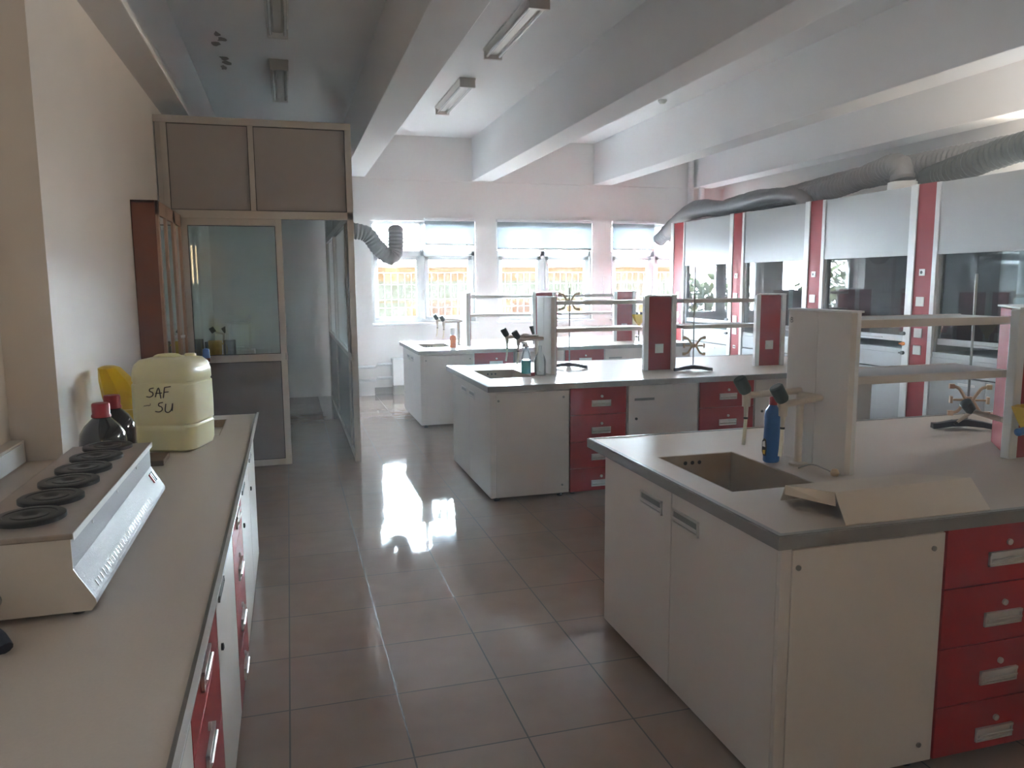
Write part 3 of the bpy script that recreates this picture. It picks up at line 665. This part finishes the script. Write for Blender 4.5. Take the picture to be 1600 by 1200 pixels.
# ---------------------------------------------------------------- benches
BX0, BX1 = 1.415, 4.885
def hexcol(cx, hx, hy, half=False):
    """plan of a service column, corners of the white posts left out"""
    p = .026
    return [(cx-hx, -p), (cx-hx, p), (cx-p, hy), (cx+p, hy), (cx+hx, p), (cx+hx, -p), (cx+p, -hy), (cx-p, -hy)]
def column(yc, cx, first, lab, socket_face=None):
    T = thing('service_column', lab, 'service column', (cx, yc, .898))
    HH = .645
    if first:  # flat white end panel facing the sink, thin red service panel behind it
        B(-.09, -.062, -.22, -.027, 0, HH).build('end_panel', 'white', T, bevel=.002)
        B(-.09, -.062, -.023, .17, 0, HH).build('end_panel', 'white', T, bevel=.002)
        B(-.062, -.036, -.207, .157, 0, HH-.006).build('red_panel', 'redgloss', T)
        for q in (-.2135, .1635): B(-.062, -.044, q-.0065, q+.0065, 0, HH).build('corner_post', 'pvc', T)
        B(-.093, -.034, -.223, .173, HH+.0005, HH+.008).build('column_cap', 'pvc', T)
    else:
        pl_ = [(-.14, -.185), (.125, -.185), (.235, -.03), (.22, .12), (.105, .12)]
        MB().prism(pl_, 'z', 0, HH-.006).build('red_body', 'redgloss', T)
        for x, y in ((-.135, -.18), (.13, -.18), (.22, .11)):
            B(x-.022, x+.022, y-.024, y+.02, 0, HH).build('corner_post', 'pvc', T, bevel=.004)
        MB().prism([(-.16, -.206), (.155, -.206), (.245, -.03), (.245, .135), (.10, .135)], 'z', HH+.0005, HH+.008).build('column_cap', 'pvc', T)
    return T
def outlet(T, cx, cyy, z, ang, lab=None, mm='socket'):
    """a socket plate on a slanted face; ang = direction it faces"""
    nx, ny = math.cos(ang), math.sin(ang)
    o = MB().box(0, .010, -.038, .038, -.04, .04).cyl((.012, 0, 0), (.016, 0, 0), .024, seg=16).build('socket_plate', mm, T, bevel=0)
    o.location = (cx, cyy, z); o.rotation_euler = (0, 0, ang)
    return o
def bench(k, yc, nm):
    # k 0 nearest .. 2 farthest
    y0, y1 = yc-.785, yc+.775
    worktop('bench_worktop', 'beige bench worktop with grey edge, %s' % nm, BX0, BX1, y0+.015, y1-.015, (1.54, 1.915, yc-.30, yc+.30), ['x0', 'x1', 'y0', 'y1'])
    # sink end cabinet, doors face the aisle
    T = thing('sink_cabinet', 'white two-door sink cabinet at the aisle end of %s' % nm, 'cabinet', (1.42, yc-.77, 0))
    W, Dp = .635, 1.37
    m = MB().box(.02, W, .02, .036, ZB, ZT).box(.02, W, Dp-.016, Dp, ZB, ZT).box(.02, W, .036, Dp-.016, ZB, ZB+.016).box(W-.016, W, .036, Dp-.016, ZB+.016, ZT)
    m.build('carcass', 'white', T)
    sp = B(.045, W-.004, .003, .0195, ZB, ZT-.012).build('side_panel', 'white', T, bevel=.002)
    B(.0182, .0188, .03, Dp-.01, ZB+.01, ZT-.006).build('seam_shade', 'dark', T)  # black backing, stands in for shade in the seam between doors
    cpst = MB().box(.0, .022, .0, .0195, ZB, ZT).box(.024, .043, .006, .0195, ZB, ZT)
    cpst.build('corner_profile', 'white', T, bevel=.002)
    for x, z in ((.065, .785), (W-.05, .793), (W-.06, .10)):
        MB().cyl((x, .003, z), (x, -.002, z), .009, seg=14).build('screw', 'rod', sp, smooth=True)
    for (a, b, hy) in ((.022, .7015, (.49, .69)), (.7085, Dp, (.78, .98))):
        d = B(.0, .018, a, b, ZB, ZT-.004).build('door', 'white', T, bevel=.0015)
        hm = MB(); z = .758; h = .030
        hm.box(-.008, 0, hy[0], hy[1], z+h-.008, z+h).box(-.008, 0, hy[0], hy[1], z-h, z-h+.007).box(-.008, 0, hy[0], hy[0]+.008, z-h, z+h).box(-.008, 0, hy[1]-.008, hy[1], z-h, z+h)
        hm.prism([(-.012, z-.006), (-.012, z+.002), (0, z-.008), (0, z-h+.006)], 'y', hy[0]+.008, hy[1]-.008)
        hd_ = hm.build('handle', 'silver', d)
        B(-.0025, -.0005, hy[0]+.008, hy[1]-.008, z-h+.007, z+h-.008).build('handle_recess', 'rod', hd_)
    for x in (.06, W-.06):
        for y in (.06, Dp-.08):
            MB().cyl((x, y, 0), (x, y, .014), .024, seg=12).cyl((x, y, .014), (x, y, ZB), .012, seg=10).build('foot', 'black', T, smooth=True)
    yf = yc-.765
    drawer_unit('red four-drawer unit next to the sink cabinet of %s' % nm, (2.06, yf, 0), 0, .475, 1.36)
    cupboard('white cupboard between the red units of %s' % nm, (2.55, yf, 0), 0, .62, 1.36)
    drawer_unit('second red drawer unit along %s from the aisle' % nm, (3.185, yf, 0), 0, .505, 1.36)
    cupboard('white cupboard right of the second red unit of %s' % nm, (3.70, yf, 0), 0, .55, 1.36)
    cupboard('white end cupboard nearest the fume hoods on %s' % nm, (4.26, yf, 0), 0, .61, 1.36)
    # service columns and shelves
    c1 = column(yc, 2.185, True, 'white-faced service column behind the sink of %s' % nm)
    c2 = column(yc, 3.11, False, 'red service column in the middle of %s' % nm)
    c3 = column(yc, 4.22, False, 'red service column at the hood side of %s' % nm)
    aC = math.atan2(-.125, -.195)
    a_f = math.atan2(-(.145-.02), -(.215-.02))  # facing -X-Y
    nrm = math.atan2(-.125, -.195)
    for c in (c2, c3):
        outlet(c, -.005, -.186, .19, -PI/2)
    for z in (.12, .20, .34, .45): outlet(c1, -.036, -.15, z, 0)
    outlet(c1, -.036, .03, .20, 0)
    for lv, z in (('upper', 1.478), ('lower', 1.248)):
        for (xa, xb, wh) in ((2.152, 3.00, 'left'), (3.36, 4.11, 'right')):
            T = thing('column_shelf', '%s white shelf, %s span between the columns of %s' % (lv, wh, nm), 'shelf', (xa, yc-.135, z))
            B(0, xb-xa, 0, .27, .002, .030).build('shelf_board', 'whitegloss', T, bevel=.002)
            MB().box(0, xb-xa, -.012, 0, 0, .033).box(0, xb-xa, .27, .282, 0, .033).build('shelf_edge', 'white', T, bevel=.002)
    # tap over the sink
    T = thing('lab_tap', 'beige two-arm laboratory tap with dark knobs at the sink of %s' % nm, 'tap', (2.035, yc-.01, .898))
    MB().lathe([(0, 0), (.036, 0), (.036, .010), (.018, .016), (0, .016)], seg=20).build('base_flange', 'pp', T, smooth=True)
    MB().cyl((0, 0, .012), (0, 0, .30), .016, seg=14).build('riser', 'pp', T, smooth=True)
    for ex, ey_, z in ((-.27, -.02, .312), (-.225, -.20, .300)):
        sx, sy = (0.02, .03) if ex < -.25 else (.02, -.10)
        st = Vector((sx, sy, z)); en = Vector((ex, ey_, z))
        am = MB().tube([st, en], .014, 12)
        if ex > -.25: am.tube([(0, 0, z), st], .014, 10)
        a = am.build('arm', 'pp', T, smooth=True)
        MB().cyl(en+Vector((0, 0, .018)), en+Vector((0, 0, -.045)), .018, .016, seg=14).tube([en+Vector((0, 0, -.045)), en+Vector((0, 0, -.09))], [.010, .008], 10).build('nozzle', 'pp', a, smooth=True)
        kd = Vector((-.5, .05, .85)).normalized(); k0 = en+Vector((-.0, 0, .012))
        MB().tube([k0, k0+kd*.012, k0+kd*.065, k0+kd*.07], [.020, .026, .027, .022], 14).build('knob', 'knob', a, smooth=True)
        MB().cyl(en+Vector((0, 0, -.088)), en+Vector((0, 0, -.096)), .0095, seg=10).build('hose_ring', 'black', a)
        MB().tube(smoothpath([en+Vector((0, 0, -.094)), en+Vector((-.002, 0, -.13)), en+Vector((-.008, -.006, -.165)), en+Vector((-.016, -.012, -.20))], 5), .0075, 10).build('hose', 'hose', a, smooth=True)
    return c1, c2, c3
NM = ['the nearest bench', 'the middle bench', 'the farthest bench']
YC = [2.72, 6.28, 9.46]
cols = []
for k in range(3): cols.append(bench(k, YC[k], NM[k]))

# lettering on the nearest column
def text3d(s, size, parent, loc, rot, m='black'):
    cu = bpy.data.curves.new('letter', 'FONT'); cu.body = s; cu.size = size; cu.extrude = .0005
    o = bpy.data.objects.new('letter_mark', cu); C.objects.link(o)
    me = bpy.data.meshes.new_from_object(o.evaluated_get(bpy.context.evaluated_depsgraph_get())); bpy.data.objects.remove(o)
    me.materials.append(M[m]); o = bpy.data.objects.new('letter_mark', me); C.objects.link(o)
    o.location = loc; o.rotation_euler = rot; o.parent = parent; return o
bpy.context.view_layer.update()
text3d('B', .034, cols[0][0], (-.0905, .158, .592), (PI/2, 0, -PI/2))

# gas taps on columns (beige body, dark knob)
def gastap(x, y, z, lab, dx=-1):
    T = thing('gas_tap', lab, 'gas tap', (x, y, z))
    e = Vector((.02, .19, .01)) if dx < 0 else Vector((-.1, -.1, .03))
    e = e if dx < 0 else e
    MB().tube([(0, 0, 0), e*.8, e], .013, 12).build('tap_body', 'pp', T, smooth=True)
    MB().tube([e, e+Vector((-.05, .03, -.055))], [.011, .006], 10).build('outlet', 'pp', T, smooth=True)
    MB().cyl(e+Vector((-.05, .03, -.055)), e+Vector((-.06, .035, -.066)), .007, seg=8).build('outlet_tip', 'black', T)
    kd = Vector((-.75, 0, .75)).normalized()
    MB().tube([e, e+kd*.01, e+kd*.06, e+kd*.065], [.018, .024, .027, .02], 14).build('knob', 'knob', T, smooth=True)
gastap(3.045, 2.63, 1.045, 'beige gas tap with dark knob on the left face of the nearest bench middle column')
T = thing('gas_tap', 'curved dark tap beside the sink column of the middle bench', 'gas tap', (2.094, 6.42, 1.20))
MB().tube(smoothpath([(0, 0, -.03), (-.06, 0, .0), (-.13, -.02, .02), (-.19, -.04, -.02)], 6), .010, 10).build('tap_body', 'pp', T, smooth=True)
MB().tube([(-.04, 0, .02), (-.06, 0, .09)], [.012, .02], 12).build('knob', 'knob', T, smooth=True)
MB().tube([(-.1, -.01, -.10), (-.13, -.01, -.06)], [.02, .022], 12).build('lower_knob', 'knob', T, smooth=True)

# eyewash basins on the benches
eyewash(2.995, 2.445, .898, 0, 'yellow eyewash basin at the right edge beside the nearest bench middle column', .11)
eyewash(4.47, 5.98, .898, 0, 'yellow eyewash basin at the hood side of the middle bench')
eyewash(4.36, 9.13, .898, 0, 'yellow eyewash basin at the hood side of the farthest bench')
bh = MB().tube(smoothpath([(2.80, 2.36, 1.055), (2.86, 2.37, 1.058), (2.93, 2.39, 1.052), (2.97, 2.40, 1.050)], 5), [.004]+[.016]*14+[.012], 12)
tag(bh.build('blue_gas_tap', 'blue', smooth=True), 'dark blue tap under the yellow eyewash at the right edge', 'gas tap')

# retort stands -----------------------------------------------------------------
def stand(x, y, rz, h, cz, lab):
    T = thing('retort_stand', lab, 'stand', (x, y, .898), rz)
    b = MB()
    for a in (PI+.10, -.10, PI/2+.2):
        L_ = .165 if a != PI/2+.2 else .12
        d = Vector((math.cos(a), math.sin(a), 0)); n = Vector((-d.y, d.x, 0))
        rings = []
        for t, wd, zt, zb in ((0, .030, .052, .018), (.45, .024, .042, .014), (.8, .022, .030, .004), (1.0, .026, .028, .0)):
            c = d*L_*t; rings.append([c+n*wd+Vector((0, 0, zb)), c-n*wd+Vector((0, 0, zb)), c-n*wd*.8+Vector((0, 0, zt)), c+n*wd*.8+Vector((0, 0, zt))])
        vs = sum(rings, []); fs = [(i*4+k, i*4+(k+1) % 4, i*4+4+(k+1) % 4, i*4+4+k) for i in range(3) for k in range(4)]+[(0, 1, 2, 3), (15, 14, 13, 12)]
        b.add(vs, fs)
    b.build('tripod_base', 'navy', T, bevel=.002)
    MB().cyl((0, 0, .03), (0, 0, h), .0065, seg=12).build('rod', 'rod', T, smooth=True)
    cl = MB().box(-.022, .022, -.02, .02, cz-.016, cz+.016)
    c = cl.build('clamp_boss', 'clamp', T, bevel=.003)
    for s in (-1, 1):
        for v in (-1, 1):
            pts = [(s*.015, -.02, cz), (s*.035, -.022, cz+v*.035), (s*.055, -.022, cz+v*.062), (s*.085, -.022, cz+v*.070)]
            j = MB().tube(smoothpath(pts, 6), .0085, 8)
            j.box(s*.085-.012, s*.085+.012, -.034, -.010, cz+v*.070-.012, cz+v*.070+.012)
            j.build('clamp_jaw', 'clamp', c, smooth=True)
        MB().tube([(s*.02, -.02, cz), (s*.075, -.02, cz)], .006, 8).box(s*.085-.006, s*.085+.006, -.032, -.008, cz-.018, cz+.018).build('clamp_screw', 'clamp', c)
    return T
stand(3.36, 3.12, -.55, .80, .155, 'navy-footed retort stand with beige double clamp on the nearest bench')
stand(3.35, 5.93, -.3, .90, .22, 'retort stand with tall rod and double clamp on the middle bench')
stand(2.42, 6.50, -.5, .72, .60, 'retort stand behind the sink column of the middle bench') 
stand(4.48, 9.75, -.3, .55, .25, 'small retort stand on the farthest bench beyond its red column')

# bent cream cover on the nearest bench ------------------------------------------
tr = thing('metal_cover', 'bent cream metal cover lying on the nearest worktop by the sink', 'cover', (0, 0, 0))
def bent(P0, P1, th=.003):
    m = MB(); n = len(P0); 
    up = [Vector(p) for p in P0]+[Vector(p) for p in P1]
    vs = up+[v-Vector((0, 0, th)) for v in up]
    fs = []
    for i in range(n-1):
        fs.append((i, i+1, n+i+1, n+i)); fs.append((2*n+i, 3*n+i, 3*n+i+1, 2*n+i+1))
        fs += [(i, 2*n+i, 2*n+i+1, i+1), (n+i, n+i+1, 3*n+i+1, 3*n+i)]
    fs += [(0, n, 3*n, 2*n), (n-1, 3*n-1, 4*n-1, 2*n-1)]
    return m.add(vs, fs)
def sheet(quads, th=.003):
    m = MB()
    for q in quads:
        v = [Vector(p) for p in q]; n = (v[1]-v[0]).cross(v[2]-v[0]).normalized()*th; k = len(v)
        m.add(v+[p-n for p in v], [tuple(range(k)), tuple(range(2*k-1, k-1, -1))]+[(i, k+i, k+(i+1) % k, (i+1) % k) for i in range(k)])
    return m
A_, B_, C_, D_ = (1.60, 2.19, .978), (1.70, 2.065, .978), (2.275, 2.078, .980), (2.11, 2.185, .980)
E_, F_, G_ = (2.238, 1.958, .902), (1.661, 1.960, .902), (1.700, 2.060, .932)
H_ = (1.602, 2.195, .945)
sheet([(A_, B_, C_, D_), (B_, F_, E_, C_), (A_, H_, G_, B_), (D_, C_, (2.285, 2.15, .902), (2.14, 2.26, .902)), (A_, D_, (2.14, 2.26, .902), (1.64, 2.27, .902))]).build('bent_sheet', 'tray', tr)

# bottles -----------------------------------------------------------------------
bb = thing('cleaner_bottle', 'blue cleaner bottle with red cap beside the nearest tap', 'bottle', (1.965, 2.795, .898))
loft([(rounded(a, b, min(a, b)*.9), z) for a, b, z in ((.030, .024, 0), (.034, .028, .006), (.035, .029, .10), (.0325, .027, .16), (.034, .028, .20), (.030, .025, .225), (.017, .016, .243), (.014, .014, .250))]).build('bottle_body', 'blue', bb, smooth=True)
MB().lathe([(0, .248), (.017, .248), (.0165, .278), (.010, .286), (0, .286)], seg=16).build('cap', 'capred', bb, smooth=True)
lbm = MB().prism([(-.0352+0, 0)]*0 or [(-.012, .03), (.006, .028), (.016, .045), (.016, .09), (.004, .105), (-.010, .10), (-.016, .06)], 'x', -.0362, -.0345)
lb = lbm.build('bottle_label', 'black', bb)
MB().prism([(-.008, .068), (.012, .068), (.012, .088), (-.004, .094)], 'x', -.0368, -.0362).build('label_flash', 'socket', lb)
MB().prism([(-.006, .036), (.008, .036), (.010, .052), (-.008, .055)], 'x', -.0368, -.0362).build('label_lemon', 'yellow', lb)
sp = thing('spray_bottle', 'clear spray bottle of teal liquid by the middle bench sink', 'bottle', (1.93, 6.24, .898))
MB().lathe([(0, 0), (.040, 0), (.042, .01), (.042, .115), (0, .115)], seg=24).build('liquid', 'teal', sp, smooth=True)
MB().lathe([(0, .116), (.042, .116), (.042, .14), (.036, .17), (.018, .215), (.014, .23), (0, .23)], seg=24).build('bottle_shoulder', 'bottleglass', sp, smooth=True)
MB().tube([(0, 0, .23), (0, 0, .26), (-.05, -.01, .27)], [.016, .014, .010], 10).box(-.035, -.025, -.006, .006, .215, .26).build('trigger', 'socket', sp, smooth=True)
cbt = thing('wash_flask', 'clear empty flask with narrow neck beside the teal spray bottle', 'flask', (2.0, 6.07, .898))
MB().lathe([(0, 0), (.045, 0), (.050, .01), (.050, .12), (.040, .16), (.016, .20), (.013, .25), (0, .25)], seg=24).build('flask_body', 'bottleglass', cbt, smooth=True)
MB().lathe([(0, 0), (.018, 0), (.018, .03), (0, .03)], (-.07, -.02, .0), 12).build('stopper', 'capred', cbt, smooth=True)
ob = thing('soap_bottle', 'orange soap bottle with clear cap on the farthest bench', 'bottle', (1.88, 9.05, .898))
MB().lathe([(0, 0), (.036, 0), (.038, .01), (.038, .12), (.030, .15), (0, .15)], seg=20).build('bottle_body', 'oliq', ob, smooth=True)
MB().lathe([(0, .15), (.022, .15), (.030, .19), (.026, .235), (0, .24)], seg=20).build('cap', 'socket', ob, smooth=True)
cdp = thing('cord_plug', 'thin cord with brown plug lying by the nearest tap base', 'cord', (1.98, 2.63, .899))
MB().tube(smoothpath([(0, 0, .008), (.03, -.04, .03), (.06, -.09, .02), (.07, -.12, .012)], 6), .003, 8).build('cord', 'edge', cdp, smooth=True)
MB().lathe([(0, 0), (.014, .002), (.018, .014), (.011, .028), (0, .03)], (.072, -.13, 0), 12).build('plug', 'clamp', cdp, smooth=True)

# ---------------------------------------------------------------- fume hoods
XF = 5.5
def hood(y0, lab, orange=False, last=False):
    T = thing('fume_hood', lab, 'fume hood', (XF, y0, 0)); Wd = 1.5; TOP = 2.515; Dp = .92
    # near post : red panel with white profiles
    B(0, .02, .0, .20, .02, TOP+.005).build('red_post', 'redgloss', T)
    m = MB().box(-.012, .06, .20, .235, .02, TOP+.008).box(-.004, .06, .235, .29, .02, TOP+.008).box(-.008, .05, -.05, -.002, .02, TOP)
    m.build('post_profile', 'pvc', T, bevel=.003)
    o0, o1 = .29, 1.45
    B(.022, Dp, .12, .14, .02, TOP).build('side_wall', 'hoodin', T); B(.022, Dp, 1.43, 1.45, .02, TOP).build('side_wall', 'hoodin', T)
    B(Dp-.02, Dp, .141, 1.429, .02, TOP).build('back_wall', 'hoodin', T)
    B(.03, Dp, .12, 1.45, TOP-.02, TOP).build('roof', 'whitegloss', T)
    B(.002, .028, o0, o1, 1.89, TOP-.004).build('upper_panel', 'whitegloss', T, bevel=.002)
    sa = MB().box(.04, .055, o0, o1, 1.095, 1.15).box(.04, .055, o0, o0+.02, 1.15, 1.93).box(.04, .055, o1-.02, o1, 1.15, 1.93)
    s = sa.build('sash_frame', 'whitegloss', T, bevel=.002)
    B(.045, .050, o0+.02, o1-.02, 1.15, 1.93).build('sash_glass', 'glassfume', s)
    B(.03, .040, o0+.30, o0+.75, 1.115, 1.123).build('sash_grip', 'edge', s)
    B(.06, Dp-.02, .14, 1.43, .99, 1.03).build('hood_worktop', 'hoodin', T)
    B(.01, .06, o0, o1, .985, 1.03).build('front_sill', 'whitegloss', T, bevel=.003)
    B(.004, .022, o0, o1, .84, .985).build('fascia', 'whitegloss', T, bevel=.002)
    B(.02, .03, o0, o1, .826, .84).build('fascia_gap', 'dark', T)
    md = (o0+o1)/2
    for a, b in ((o0, md-.002), (md+.002, o1)):
        d = B(.004, .022, a, b, .08, .825).build('door', 'whitegloss', T, bevel=.002)
        hy = b-.28 if a == o0 else a+.1
        MB().box(-.004, .004, hy, hy+.17, .765, .785).build('handle', 'silver', d)
    B(.06, Dp-.03, .145, 1.425, .0, .08).build('plinth', 'dark', T)
    for z, mm in ((1.175, 'black'), (1.08, 'orange' if orange else 'black'), (.995, 'black')):
        MB().cyl((-.012, .262, z), (-.035, .262, z), .017, seg=14).box(-.045, -.033, .235, .289, z-.008, z+.008).build('valve_knob', mm, T)
    so = MB().box(-.008, 0, .075, .135, 1.705, 1.765).cyl((-.008, .105, 1.735), (-.012, .105, 1.735), .02, seg=16)
    a = so.build('round_socket', 'socket', T); MB().cyl((-.012, .105, 1.735), (-.013, .105, 1.735), .015, seg=14).build('socket_hole', 'black', a)
    for z in (1.475, 1.19, 1.035): B(-.009, 0, .065, .155, z-.045, z+.04).build('switch_plate', 'socket', T, bevel=.002)
    a = B(-.008, 0, .075, .13, .81, .85).build('data_socket', 'socket', T)
    MB().box(-.009, -.008, .082, .10, .82, .84).box(-.009, -.008, .105, .123, .82, .84).build('socket_hole', 'black', a)
    return T
hood(4.08, 'fume hood cut by the right edge, nearest the viewer')
hood(5.58, 'fume hood with the orange valve knob, second from the right edge', True)
hood(7.08, 'fume hood third from the right edge')
hood(8.59, 'fume hood nearest the windows')
ep = thing('fume_hood_end_post', 'red end post with white edges closing the hood row by the windows', 'post', (XF, 10.09, 0))
B(0, .9, 0, .28, .02, 2.51).build('post_body', 'redgloss', ep)
MB().box(-.012, .06, .28, .37, .02, 2.525).box(-.008, .05, -.03, -.002, .02, 2.515).build('post_profile', 'pvc', ep, bevel=.003)
for z in (1.475, 1.19, 1.035): B(-.009, 0, .09, .18, z-.045, z+.04).build('switch_plate', 'socket', ep, bevel=.002)

# flexible ducts ------------------------------------------------------------------
def duct(path, r, lab, m='duct', pitch=.06):
    P = smoothpath(path, 14)
    # resample evenly
    out = [P[0]]; acc = 0; step = pitch/2
    for a, b in zip(P, P[1:]):
        d = (b-a).length; 
        while acc+d >= step:
            t = (step-acc)/d; a = a+(b-a)*t; out.append(a.copy()); d = (b-a).length; acc = 0
            if d < 1e-6: break
        acc += d
    rs = [r*(1.0 if i % 2 else .90)*(1+.02*math.sin(i*.7)) for i in range(len(out))]
    return tag(MB().tube(out, rs, 18).build('flexible_duct', m, smooth=True), lab, 'duct')
duct([(5.95, 3.4, 2.90), (5.92, 4.4, 2.79), (5.92, 5.2, 2.755), (5.98, 5.9, 2.67), (6.2, 6.4, 2.66)], .125, 'dark green-grey flexible duct at the right edge on top of the hoods', 'ductdark')
duct([(6.36, 4.6, 2.90), (6.34, 5.6, 2.84), (6.30, 6.7, 2.83), (6.33, 7.8, 2.81), (6.25, 8.8, 2.74), (6.22, 9.8, 2.75), (6.2, 10.8, 2.62), (6.15, YB-.03, 2.42)], .13, 'grey flexible duct running behind the others to the far window')
duct([(5.90, 6.42, 2.65), (5.90, 6.48, 2.80), (5.93, 6.75, 2.80), (5.95, 7.4, 2.70), (5.9, 8.1, 2.67), (5.88, 8.9, 2.72), (5.92, 9.6, 2.66), (5.85, 10.3, 2.74), (5.88, 10.9, 2.62), (5.92, YB-.03, 2.35)], .115, 'grey flexible duct rising from the white collar and snaking towards the windows')
duct([(5.80, 7.75, 2.50), (5.79, 7.85, 2.62), (5.76, 8.1, 2.68), (5.74, 8.5, 2.69), (5.76, 9.3, 2.66), (5.72, 10.0, 2.67), (5.70, 10.5, 2.63), (5.78, 11.0, 2.50), (5.95, YB-.25, 2.44)], .095, 'thinner grey flexible duct at the front of the hood tops')
tag(MB().lathe([(0, 0), (.16, 0), (.16, .035), (.135, .04), (.135, .11), (.12, .115), (0, .115)], (5.90, 6.42, 2.517), 28).build('duct_collar', 'pvc', smooth=True), 'white round duct collar on top of the hoods', 'collar')
bent_duct = duct([(.62, 10.9, 2.40), (1.05, 10.92, 2.36), (1.22, 10.95, 2.18), (1.38, 10.97, 2.04), (1.47, 11.0, 2.10), (1.49, 11.0, 2.26), (1.49, 11.0, 2.40)], .115, 'dark flexible duct bending up in front of the window by the partition', 'duct', .05)
MB().lathe([(.0, 0), (.116, 0), (.116, .02), (.09, .06), (.05, .085), (0, .09)], (1.49, 11.0, 2.40), 24).build('end_cap', 'duct', bent_duct, smooth=True)

# heating pipes and box under the windows
hpp = thing('heating_pipes', 'two white heating pipes along the wall beside the partition', 'pipes', (0, YB-.16, 0))
for k, z in enumerate((.44, .235)):
    MB().tube([(.60, -.05, z), (1.20, -.05, z), (1.24, .06, z+.02), (1.46, .06, z+.02)], .022, 12).build('pipe', 'pvc', hpp, smooth=True)
rd = thing('radiator', 'white radiator box below the window behind the farthest bench', 'radiator', (1.46, YB-.20, .0))
MB().box(0, 1.5, 0, .18, .14, .545).build('radiator_body', 'pvc', rd, bevel=.01)
B(.01, 1.49, .03, .15, 0, .14).build('radiator_foot', 'edge', rd)
tag(B(4.93, 5.0, YB-.02, YB-.001, 1.42, 1.75).build('wall_plate', 'wall', bevel=.003), 'small vertical plate on the wall between the middle and right windows', 'plate')

# ---------------------------------------------------------------- room-wide scattering volume added to imitate lens glare
hz = B(-1.9, XR+.4, FRONTY-.5, YB+.33, -.3, 4.1)
hm = bpy.data.materials.new('thin_glare_veil'); hm.use_nodes = True; n = hm.node_tree; n.nodes.clear()
vs = n.nodes.new('ShaderNodeVolumeScatter'); vs.inputs['Color'].default_value = (.96, .97, 1, 1); vs.inputs['Density'].default_value = .016; vs.inputs['Anisotropy'].default_value = 0.25
oo = n.nodes.new('ShaderNodeOutputMaterial'); n.links.new(vs.outputs[0], oo.inputs['Volume'])
tag(hz.build('glare_veil', hm), 'thin scattering volume added as a lens-glare veil over the room', 'glare_veil', kind='stuff')
